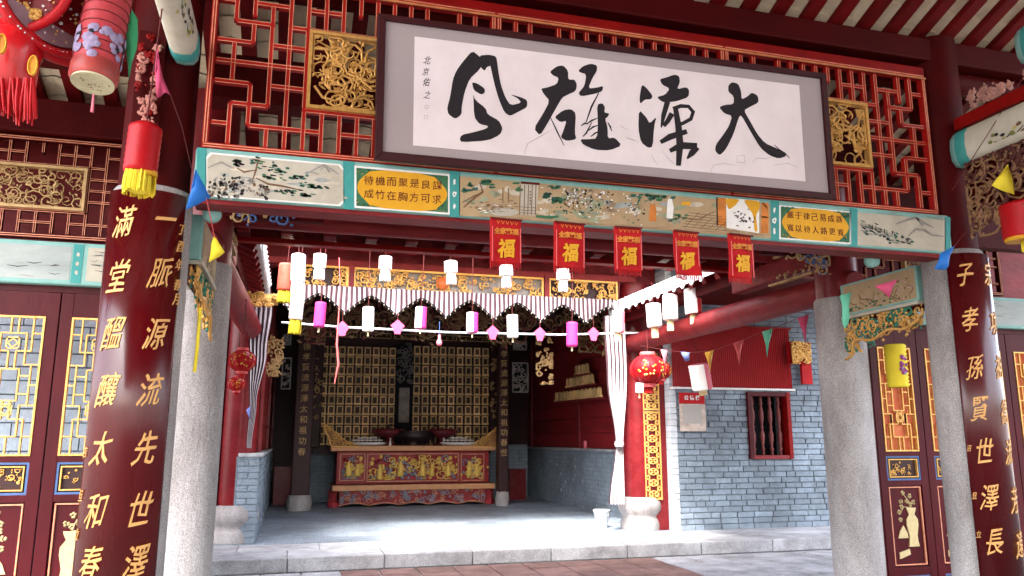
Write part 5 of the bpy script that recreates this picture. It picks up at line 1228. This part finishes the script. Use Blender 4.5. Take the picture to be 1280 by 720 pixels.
lowr = [(400, 378, 409, 15, lpink, 'pink'), (461, 384, 414, 15, lwhite, 'white'), (526, 384, 411, 15, lpink, 'pink and white'), (590.5, 391, 416, 15, lpink, 'pink and pale'), (641, 394, 422, 14, lwhite, 'white'), (714.5, 403, 433, 14, lpink, 'pink')]
ordn = ['leftmost', 'second', 'third', 'fourth', 'fifth', 'last']
for k, (px, a, b, w_, m_, cn) in enumerate(lowr):
    cyl_lantern(f'{cn} cylindrical paper lantern, {ordn[k]} from left in the lower row below the valance', px, a, b, w_, 10.7, m_, 4.5, stripes=lwhite if k in (2, 3) else None)
for k, (px, a, b) in enumerate(((400, 318, 335), (482, 321, 337), (564, 327, 341), (633, 332, 345), (704, 337, 350))):
    cyl_lantern(f'white lantern with short white skirt, {ordn[k]} from left in the upper row', px, a, b, 17, 9.9, lwhite, 4.6, tass=(b, b+14, 13, lwhite))
tb = tag(MB().tube([at(352, 403, 11.15), at(430, 409, 11.15), at(560, 415.5, 11.15), at(700, 418.5, 11.15), at(800, 416, 11.15)], .015, 8).build('light_conduit', tube_m), 'long thin white tube slung across in front of the valance points', 'tube')
for k, (px, py, lb) in enumerate(((429, 409, 'first'), (498, 407, 'second'), (617, 414, 'third'), (676, 416, 'fourth'), (743, 416, 'last'))):
    p = at(px-1, py, 11.1); t = thing('paper_pendant', f'small pink paper diamond tag hanging at a valance point, {lb} from the left', 'pendant', p)
    MB().slab([p+Vector((0, 0, .09)), p+Vector((.1, 0, .0)), p+Vector((.06, 0, -.05)), p+Vector((.04, 0, -.12)), p+Vector((-.04, 0, -.12)), p+Vector((-.06, 0, -.05)), p+Vector((-.1, 0, 0))], (0, -1, 0), .008).build('tag_card', pink, t)
    MB().tube([p+Vector((0, 0, .09)), p+Vector((0, 0, .25))], .004, 4).build('thread', wire, t)
bu = thing('light_bulb', 'small white bulb hanging below the tube near the shrine', 'bulb', at(549, 433, 11.0)); p = at(549, 428, 11.0)
MB().lathe([(0, -.055), (.035, -.04), (.045, 0), (.025, .04), (.018, .05), (.018, .11), (0, .11)], p, 14).build('glass', lpale, bu); mm = MB(); mm.tube([p+Vector((0, 0, .1)), p+Vector((0, 0, .3))], .005, 4); mm.build('cable', bluep, bu)
sg = thing('hanging_ribbon', 'thin red ribbon hanging loose in front of the shrine', 'ribbon', at(419, 478, 10.0)); mm = MB(); pts = [at(x, y, 10.0) for x, y in ((424, 322), (425, 360), (423, 400), (421, 430), (423, 455), (418, 480))]; mm.tube(pts, [.006, .006, .008, .014, .014, .006], 5); mm.build('ribbon', coral, sg)
# right group with skirts, near the bright side roof
for (px, a, b, w_, m_, st_, T, cn, Y) in ((772, 389, 416, 15, lpale, lwhite, (416, 426, 11), 'pale pink lantern beside the side curtain top', 10.0), (817.5, 380, 409, 18, lwhite, None, (409, 422, 12), 'white lantern, left of the pair under the bright roof', 9.8), (837, 369, 400, 18, lwhite, None, (400, 413, 12), 'white lantern, right of the pair under the bright roof', 9.5), (866, 361, 393, 20, lred, lwhite, (393, 405, 14), 'half red half white lantern nearest to the banner with the log beam behind', 9.2)):
    cyl_lantern(cn, px, a, b, w_, Y, m_, 3.75, tass=(T[0], T[1], T[2], ltass), group=None, stripes=st_)
tl = cyl_lantern('tilted pale pink and white lantern hanging before the red board', 877, 455, 487, 24, 9.9, lpale, 3.4, tass=(487, 494, 14, ltass), stripes=lwhite)
tl.rotation_euler = (.1, -.2, 0)
cyl_lantern('salmon red lantern at the left corner of the valance', 358, 330, 364, 22, 9.6, mat('salmon_paper', (.6, .08, .05), .6, trans=.2), 3.9, tass=(364, 378, 17, yelcloth))
cyl_lantern('tall white lantern at the left corner of the valance', 374, 318, 352, 19, 9.4, lwhite, 3.9, tass=(352, 366, 15, lwhite))
cyl_lantern('white lantern with yellow skirt hanging lowest at the left corner', 371, 366, 400, 18, 9.2, lwhite, 3.9, tass=(400, 417, 13, yelcloth))
def round_lantern(label, px, py, rpx, Y, topz, sq=.82, tail=True):
    c = at(px, py, Y); r = at(px+rpx, py, Y).x-c.x; t = thing('round_lantern', label, 'lantern', c-Vector((0, 0, r)))
    n = 18; mm = MB(); mm.lathe([(r*.3, -r*sq)]+[(r*math.cos(q)*1.0, r*sq*math.sin(q)) for q in [(-1.15+2.3*i/10) for i in range(11)]]+[(r*.3, r*sq)], c, 24); mm.build('silk_body', lred, t)
    mm = MB()
    for k in range(10):
        a = k*.628; mm.tube([c+Vector((r*1.02*math.cos(q)*math.cos(a), r*1.02*math.cos(q)*math.sin(a), r*sq*1.02*math.sin(q))) for q in [-1.2+.24*i for i in range(11)]], r*.035, 5)
    mm.build('ribs', cloth_red, t)
    for s in (-1, 1): MB().lathe([(r*.42, 0), (r*.45, r*.1), (r*.42, r*.2)], c+Vector((0, 0, s*r*sq-r*.1+s*r*.08)), 18).build('collar', coral, t)
    mm = MB(); rd = random.Random(int(px))
    for k in range(26):
        a = rd.uniform(-2.6, -.5); q = rd.uniform(-.6, .6); p = c+Vector((r*1.03*math.cos(q)*math.cos(a), r*1.03*math.cos(q)*math.sin(a), r*sq*1.03*math.sin(q))); mm.lathe([(r*.07, 0), (r*.05, r*.03), (0, r*.04)], p, 6, rd.choice((0, 1)), ax=(math.cos(a), math.sin(a), 0))
    mm.build('gilt_decoration', [yel, gold], t)
    mm = MB(); mm.tube([c+Vector((0, 0, r*sq)), Vector((c.x, c.y, topz))], .005, 4); mm.build('cord', wire, t)
    if tail:
        mm = MB()
        for k in range(12): a = k*.5236; mm.tube([c+Vector((r*.15*math.cos(a), r*.15*math.sin(a), -r*sq-.01)), c+Vector((r*.22*math.cos(a), r*.22*math.sin(a), -r*sq-r*.5))], r*.06, 4)
        mm.build('tassel', lred, t)
    return t
round_lantern('round red lantern with gold print hanging before the right red column', 810, 462, 20, 9.8, 3.05)
round_lantern('round red lantern behind the first, right of the red column', 826, 463, 12, 10.4, 3.05)
round_lantern('upper round red lantern half hidden by the left granite pillar', 303, 451, 17, 8.3, 3.0)
round_lantern('lower round red lantern below another by the left granite pillar', 296, 480, 11, 8.6, 2.9)
cyl_lantern('small white jar-shaped lantern below the round red one at right', 799, 479, 491, 10, 9.6, lwhite, 2.4)
def small_red(label, px0, px1, py0, py1, ty, Y, topz):
    c = (px0+px1)/2; t = cyl_lantern(label, c, py0, py1, px1-px0, Y, lred, topz, tass=(py1, ty, (px1-px0)*.7, yelcloth)); 
    a = at(c, py0, Y); r = at(px1, py0, Y).x-a.x
    MB().lathe([(r*.88, 0), (r*.5, .02), (r*.45, .02)], a, 20).build('top_cap', cloth_red, t)
    b = at(c, py1, Y); MB().lathe([(r*.72, -.015), (r*.74, 0), (r*.72, .012)], b, 20).build('gilt_ring', yel, t); return t
small_red('red cylindrical lantern with yellow fringe hanging before the left couplet pillar', 158, 203, 158, 217, 243, 4.1, 3.9)
small_red('red cylindrical lantern with yellow fringe cut by the right edge of the view', 1258, 1304, 254, 298, 314, 4.3, 3.7)
small_red('yellow-fringed red lantern far out on the right', 1320, 1350, 254, 298, 314, 4.3, 3.7)
# yellow accordion lantern in front of the right door
t = thing('accordion_lantern', 'yellow folded paper lantern with a purple print before the right door', 'lantern', at(1120, 484, 6.2)); a, b = at(1118, 431, 6.2), at(1123, 484, 6.2); r = (at(1132, 431, 6.2).x-a.x)*.78
prof = []; n = 11
for i in range(n*2+1): prof.append((r*(1.0 if i % 2 else .88), (a.z-b.z)*i/(2*n)))
MB().lathe(prof, (a.x, 6.2, b.z), 24).build('folded_paper', yelcloth, t)
mm = MB(); rd = random.Random(4)
for k in range(16): q = rd.uniform(-1.9, -1.2); p = Vector((a.x+r*1.0*math.cos(q), 6.2+r*1.0*math.sin(q), (a.z+b.z)/2+rd.uniform(-.09, .09))); mm.lathe([(.02, 0), (.012, .006), (0, .008)], p, 6, rd.choice((0, 1)), ax=(math.cos(q), math.sin(q), 0))
mm.build('print', [lilac, mat('purple_print', (.3, .05, .2), .6)], t); mm = MB(); mm.tube([a-Vector((0, 0, .01)), Vector((a.x, 6.2, 2.9))], .004, 4); mm.build('cord', wire, t)
# ---- big palace lantern cluster at top left
def bar_ring(mb, c, u, v, ru, rv, r, n=28, mi=0, a0=0, a1=6.2832): mb.tube([c+u*(ru*math.cos(a0+(a1-a0)*i/n))+v*(rv*math.sin(a0+(a1-a0)*i/n)) for i in range(n+1)], r, 8, mi)
YL = 3.0
pl = thing('palace_lantern', 'big red faceted festival lantern with round film windows and tassels at top left', 'lantern', at(40, 100, YL))
Z = Vector((0, 0, 1))
for (px, py, rr, ya) in ((18, -22, 72, -.1), (70, -4, 80, .8)):
    c = at(px, py, YL+.05*(ya > 0)); r = (at(px+rr, py, YL)-at(px, py, YL)).length; u = Vector((math.cos(ya), math.sin(ya), 0)); nn = u.cross(Z)
    mm = MB(); bar_ring(mm, c, u, Z, r, r, .017); mm.build('ring_frame', lred, pl)
    mm = MB(); mm.slab([c+u*(r*.98*math.cos(k*.2094))+Z*(r*.98*math.sin(k*.2094)) for k in range(30)], -nn if nn.y > 0 else nn, .004); mm.build('film_window', lreddark, pl)
    mm = MB(); rd = random.Random(int(px))
    for k in range(70):
        q, s = rd.uniform(0, 6.28), r*.85*math.sqrt(rd.random()); p = c+u*(s*math.cos(q))+Z*(s*math.sin(q)); p.y -= .008; w_ = rd.uniform(.003, .008)
        mm.lathe([(w_, 0), (w_*.5, .003), (0, .004)], p, 5, rd.choice((0, 0, 1)), ax=(0, -1, 0))
    mm.build('gilt_flakes', [gold, white], pl)
    if ya > 0:
        mm = MB(); mm.slab([c+u*(r*.9*math.cos(q))+Z*(r*.9*math.sin(q))-Vector((0, .012, 0)) for q in [3.6+.19*i for i in range(11)]], (0, -1, 0), .004); mm.build('translucent_film', mat('greyed_film', (.25, .14, .16), .3), pl)
    for k in range(2):
        q = rd.uniform(3.9, 5.2); p = c+u*(r*.6*math.cos(q))+Z*(r*.6*math.sin(q))-Vector((0, .02, 0)); mm = MB()
        for j in range(6): a = j*1.047; mm.lathe([(.012, 0), (.008, .006), (0, .008)], p+Vector((.014*math.cos(a), 0, .014*math.sin(a))), 6, 0, ax=(0, -1, 0))
        mm.build('gold_flower', gold, pl)
c = at(14, 66, YL+.06); W_ = at(52, 62, YL).x-at(0, 62, YL).x
MB().lathe([(W_*.5, -.17), (W_*.72, -.12), (W_*.75, -.02), (W_*.9, .05), (W_*.4, .12)], c, 10).build('lower_body', mat('glossy_red_plastic', (.6, .01, .015), .2, coat=.5), pl)
mm = MB(); cR_ = at(70, -4, YL+.05); rR_ = (at(150, -4, YL)-at(70, -4, YL)).length; uR_ = Vector((math.cos(.8), math.sin(.8), 0)); bar_ring(mm, cR_+Vector((0, .05, 0)), uR_, Z, rR_*.98, rR_*.98, .03, 20, 0, 3.5, 5.9); mm.build('lower_rim', lred, pl)
mm = MB(); rd = random.Random(3)
for k in range(26):
    q = rd.uniform(3.7, 5.7); p = cR_+uR_*(rR_*math.cos(q))+Z*(rR_*math.sin(q))+Vector((0, -.02, 0)); mm.lathe([(.004, 0), (0, .004)], p, 5, 0, ax=(0, -1, 0))
mm.build('gilt_flakes', white, pl)
for px, py in ((2, 55), (41, 82)):
    p = at(px, py, YL-.12); mm = MB(); mm.slab([p+Vector((.014*math.cos(q), 0, .036*math.sin(q))) for q in [k*.523 for k in range(12)]], (0, -1, 0), .01); mm.tube([p+Vector((.014*math.cos(q), -.004, .036*math.sin(q))) for q in [k*.523 for k in range(13)]], .0025, 5, 1); mm.build('orange_petal', [mat('orange_petal', (.75, .3, .03), .4), yel], pl)
for px in (-12, 2, 15, 24, 33, 41):
    p0, p1 = at(px, 98, YL-.05), at(px+random.uniform(-3, 3), 150+random.uniform(-8, 5), YL-.05); mm = MB()
    for k in range(7): o = Vector((random.uniform(-.012, .012), random.uniform(-.012, .012), 0)); mm.tube([p0+o*.3, p0.lerp(p1, .5)+o, p1+o*1.3+Vector((0, 0, random.uniform(-.01, .02)))], [.005, .006, .003], 5)
    mm.build('tassel', lred, pl)
# printed drum lantern
dl = thing('drum_lantern', 'tilted floral drum lantern with cream base plate beside the big red lantern', 'lantern', at(117, 104, YL)); c = at(116, 103, YL); ax = (at(136, 0, YL+.06)-c).normalized(); r = (at(148, 112, YL)-at(88, 96, YL)).length/2
MB().lathe([(r*.9, .0), (r, .015), (r, .05), (r*.97, .07)], c, 32, ax=ax).build('base_rim', mat('salmon_rim', (.4, .06, .05), .4), dl)
MB().lathe([(r*.93, 0), (r*.95, .42)], c+ax*.05, 32, ax=ax).build('drum', mat('ribbed_rose', (.42, .05, .06), .5, (.33, .035, .04), 40, .7), dl)
MB().lathe([(r*.88, -.004), (r*.88, .003)], c-ax*.003, 32, ax=ax).build('cream_plate', mat('cream_plate', (.62, .57, .36), .5), dl)
mm = MB(); u = ax.cross(Vector((0, 1, .01))).normalized(); q_ = ax.cross(u); rd = random.Random(9)
for k in range(28): a = rd.uniform(0, 6.28); s = r*.7*math.sqrt(rd.random()); mm.lathe([(rd.uniform(.003, .009), 0), (0, .002)], c-ax*.006+u*s*math.cos(a)+q_*s*math.sin(a), 6, 0, ax=-ax)
mm.build('plate_marks', [brown], dl)
mm = MB()
for k in range(70):
    h = rd.uniform(.07, .2); a = rd.uniform(0, 6.28); p = c+ax*h+(u*math.cos(a)+q_*math.sin(a))*r*.965; s = rd.uniform(.012, .024)
    if rd.random() < .25: h2 = 1
    mm.lathe([(s, 0), (s*.8, .003), (0, .006)], p, 7, rd.choice((0, 0, 0, 1, 0)), ax=(u*math.cos(a)+q_*math.sin(a)))
mm.build('floral_print', [lilac, ink, white], dl)
for k in range(9): h = .1+k*.042; mm = MB(); mm.tube([c+ax*h+(u*math.cos(a*.3)+q_*math.sin(a*.3))*r*.965 for a in range(22)], .003, 4); mm.build('hoop', mat('dark_hoop', (.25, .03, .035), .5), dl)
mm = MB(); p = at(117, 118, YL-.05); mm.tube([p, at(115, 140, YL-.05)], [.003, .006], 5); mm.build('pull_cord', lpale, dl)
# ================================================================ BANNERS
Ybn = 4.62
for k, (x0, x1, y0, y1) in enumerate(((612, 652, 272, 337), (691, 731, 277, 343), (767, 803, 283, 346), (840, 875, 288, 352), (908, 943.5, 292, 355))):
    a, b = at(x0, y0, Ybn), at(x1, y1, Ybn); cx = (a.x+b.x)/2; w_ = b.x-a.x; H_ = a.z-b.z
    t = thing('fortune_banner', f'red hanging banner with gold 福, {("leftmost", "second", "middle", "fourth", "rightmost")[k]} of the five below the painted beam', 'banner', (cx, Ybn, b.z), 'red 福 banners hanging below the painted beam')
    mm = MB(); nx = 12; nz = 14; vs = []; wv = lambda u, v: Ybn+.012*math.sin(u*6+k*1.7)*v*v+.004*math.sin(v*5+k*2)-(.02 if k % 2 else -.012)*max(0, v-.6)*2.5*(1 if u > .5 else .4)
    for j in range(nz+1):
        for i in range(nx+1): vs.append((a.x+w_*i/nx, wv(i/nx, j/nz), a.z-H_*.9*j/nz))
    mm.add(vs, [(j*(nx+1)+i, j*(nx+1)+i+1, (j+1)*(nx+1)+i+1, (j+1)*(nx+1)+i) for j in range(nz) for i in range(nx)], 0, True)
    o = mm.build('cloth', cloth_red, t); s_ = o.modifiers.new('thick', 'SOLIDIFY'); s_.thickness = .004
    mm = MB()
    for i in range(16): u = (i+.5)/16; mm.tube([(a.x+w_*u, wv(u, 1), b.z+H_*.1), (a.x+w_*u+.002, wv(u, 1), b.z+random.uniform(-.004, .012))], .0045, 4)
    mm.build('fringe', lred, t)
    F_ = lambda dx, dz: (lambda u, v, th: Vector((cx+dx+u, wv(.5+(dx+u)/w_, (a.z-(a.z-H_*.5+dz+v))/H_/.9*1.0 if False else .5)-.016-th, a.z+dz+v)))
    mm = MB(); glyph('福', .03, F_(0, -H_*.6), .125, 0, mm, .002, .88, .08); mm.build('fortune_character', yel, t)
    mm = MB()
    for i, ch in enumerate('全家歡福'): glyph(ch, .02, F_(-.06+i*.04, -H_*.26), .042, 0, mm, .002)
    for i in range(5):
        brush(mm, lambda p_, q_2: Vector((cx+p_, Ybn-.02, a.z+q_2)), [(-.065+i*.03, -.018), (-.055+i*.03, -.04), (-.045+i*.03, -.02)], .006, 0)
    mm.build('upper_lettering', mat('orange_print', (.8, .3, .05), .5), t)
    mm = MB(); mm.box(a.x, a.x+w_, Ybn-.024, Ybn-.018, a.z-.012, a.z-.002, 0); mm.box(a.x+.004, a.x+w_-.004, Ybn-.022, Ybn-.0175, a.z-.055, a.z-.045, 0) if False else None
    for s in (a.x+.008, b.x-.014): mm.box(s, s+.006, Ybn-.022, Ybn-.018, b.z+H_*.12, a.z-.06, 1)
    mm.build('trim', [inkred, coral], t); t.rotation_euler = (random.uniform(-.02, .02), random.uniform(-.025, .025), random.uniform(-.12, .12))
p0, p1 = at(600, 270, Ybn), at(955, 293.5, Ybn)
tag(MB().tube([p0, p1], .005, 6).build('banner_cord', mat('tan_cord', (.45, .3, .18), .7)), 'tan cord carrying the five red banners', 'cord')
# ================================================================ PENNANTS
def pennant(label, pts, Y, m_, th=.003):
    P = [at(x, y, Y) for x, y in pts]; t = thing('pennant', label, 'flag', P[0])
    c = sum(P, Vector())/len(P); n = len(P)
    e = max((p-c).length for p in P); cc = c+Vector((0, -.12*e, 0)); M = [(P[i]+P[(i+1) % n])/2+Vector((0, .09*e*(1 if i % 2 else -1), 0)) for i in range(n)]; ring_ = [v for i in range(n) for v in (P[i], M[i])]
    mm = MB(); vs = [cc]+ring_; q = len(vs); mm.add(vs+[v+Vector((0, th, 0)) for v in vs], [(0, 1+i, 1+(i+1) % (q-1)) for i in range(q-1)]+[(q, q+1+(i+1) % (q-1), q+1+i) for i in range(q-1)]+[(1+i, q+1+i, q+1+(i+1) % (q-1), 1+(i+1) % (q-1)) for i in range(q-1)], 0, True); mm.build('flag_cloth', m_, t)
    top = sorted(P, key=lambda p: -p.z)[:2]; MB().tube(top, .004, 5).build('hem', m_, t)
    return t
pennant('tall narrow green pennant between the drum lantern and the left painted beam', [(159, 5), (172, 26), (171, 60), (161, 100), (157, 60)], 3.1, gcloth)
pennant('faded pink pennant on the left post above the red lantern', [(197, 62), (203, 95), (213, 119), (205, 116), (196, 122), (194, 90)], 4.0, pink)
pennant('blue pennant at the left end of the long painted beam', [(245, 212), (263, 247), (232, 262), (240, 235)], 4.5, blue)
pennant('yellow pennant hanging over the left bare granite pillar', [(268, 295), (281, 315), (272, 322), (261, 328), (264, 308)], 4.9, yelcloth)
pennant('blue pennant at the right end of the long painted beam', [(1175, 318), (1193, 308), (1186, 330), (1182, 337), (1168, 336)], 4.5, blue)
pennant('pink triangular pennant lying over the blossom painted beam', [(1094, 358), (1121, 350), (1112, 372)], 4.85, pink)
pennant('pale green pennant hanging at the top of the right bare pillar', [(1050, 370), (1064, 366), (1062, 398), (1056, 411), (1053, 395)], 5.3, mint)
pennant('yellow-green pennant at the far right before the dark carved bracket', [(1260, 206), (1268, 243), (1240, 232)], 4.2, yelcloth)
for lb, pts, Y, m_ in (('pink pennant nearest to the right granite pillar', [(997, 398), (1011, 394), (1007, 430)], 6.6, pink),
    ('mint green pennant over the red board', [(953, 415), (966, 411), (959, 447)], 7.2, mint), ('coral pennant over the red board', [(917, 429), (929, 425), (924, 457)], 7.9, coral),
    ('orange-yellow pennant beside the tilted lantern', [(881, 441), (892, 438), (888, 466)], 8.5, mat('amber_cloth', (.8, .4, .05), .6)), ('small blue crumpled pennant left on the red board', [(851, 440), (862, 441), (862, 450), (857, 452)], 9.0, mat('pale_blue_cloth', (.2, .25, .6), .6)),
    ('thin pink pennant beside the round red lantern', [(826, 437), (834, 438), (832, 464)], 9.4, lpale), ('thin blue pennant by the left red column', [(308, 513), (313, 508), (312, 524)], 11.0, mat('pale_blue_cloth', (.2, .25, .6), .6))):
    pennant(lb, pts, Y, m_)
def cord(label, pts, m_=wire, r=.003): tag(MB().tube([at(*p) for p in pts], r, 5).build('flag_cord', m_), label, 'cord')
cord('red string of small pennants running from the right pillar to the red column', [(1011, 393, 6.6), (966, 410, 7.2), (929, 425, 7.9), (892, 438, 8.5), (862, 441, 9.0), (834, 438, 9.4), (800, 432, 10)])
cord('thin string rising across the dark post at upper right', [(1280, 95, 4.2), (1230, 175, 4.4), (1190, 238, 4.45)])
cord('thin string slanting from the carved bracket to the right blue pennant', [(1240, 232, 4.2), (1215, 280, 4.4), (1192, 309, 4.5)])
cord('orange string between the left blue and yellow pennants', [(258, 248, 4.5), (264, 275, 4.7), (268, 296, 4.9)], coral)
cord('thin string crossing the left dark post', [(213, 118, 4.0), (228, 160, 4.3), (240, 213, 4.5)])
yt = tag(MB().tube([at(250, 385, 5.0), at(249, 405, 5.0), at(246, 440, 5.0), at(243, 465, 5.0)], .011, 6).build('yellow_tassel', yelcloth), 'thin yellow twisted tassel hanging between the two left pillars', 'tassel')
cords = thing('hanging_carving', 'small red and gold carved piece hanging beside the right pillar over the brick wall', 'carving', at(1000, 455, 11.2)); mm = MB(); a, b = at(987, 427, 11.2), at(1015, 455, 11.2)
MB().box(a.x, b.x, 11.22, 11.3, b.z, a.z).build('red_ground', cloth_red, cords); scrolls(mm, lambda u, v, h: (u, 11.2-h, v), a.x+.02, b.x-.02, b.z, a.z, .012, 40, seed=130); mm.build('openwork', gold, cords)
a, b = at(1004, 455, 11.2), at(1018, 480, 11.2); MB().box(a.x, b.x, 11.24, 11.3, b.z, a.z).build('red_tail', cloth_red, cords)
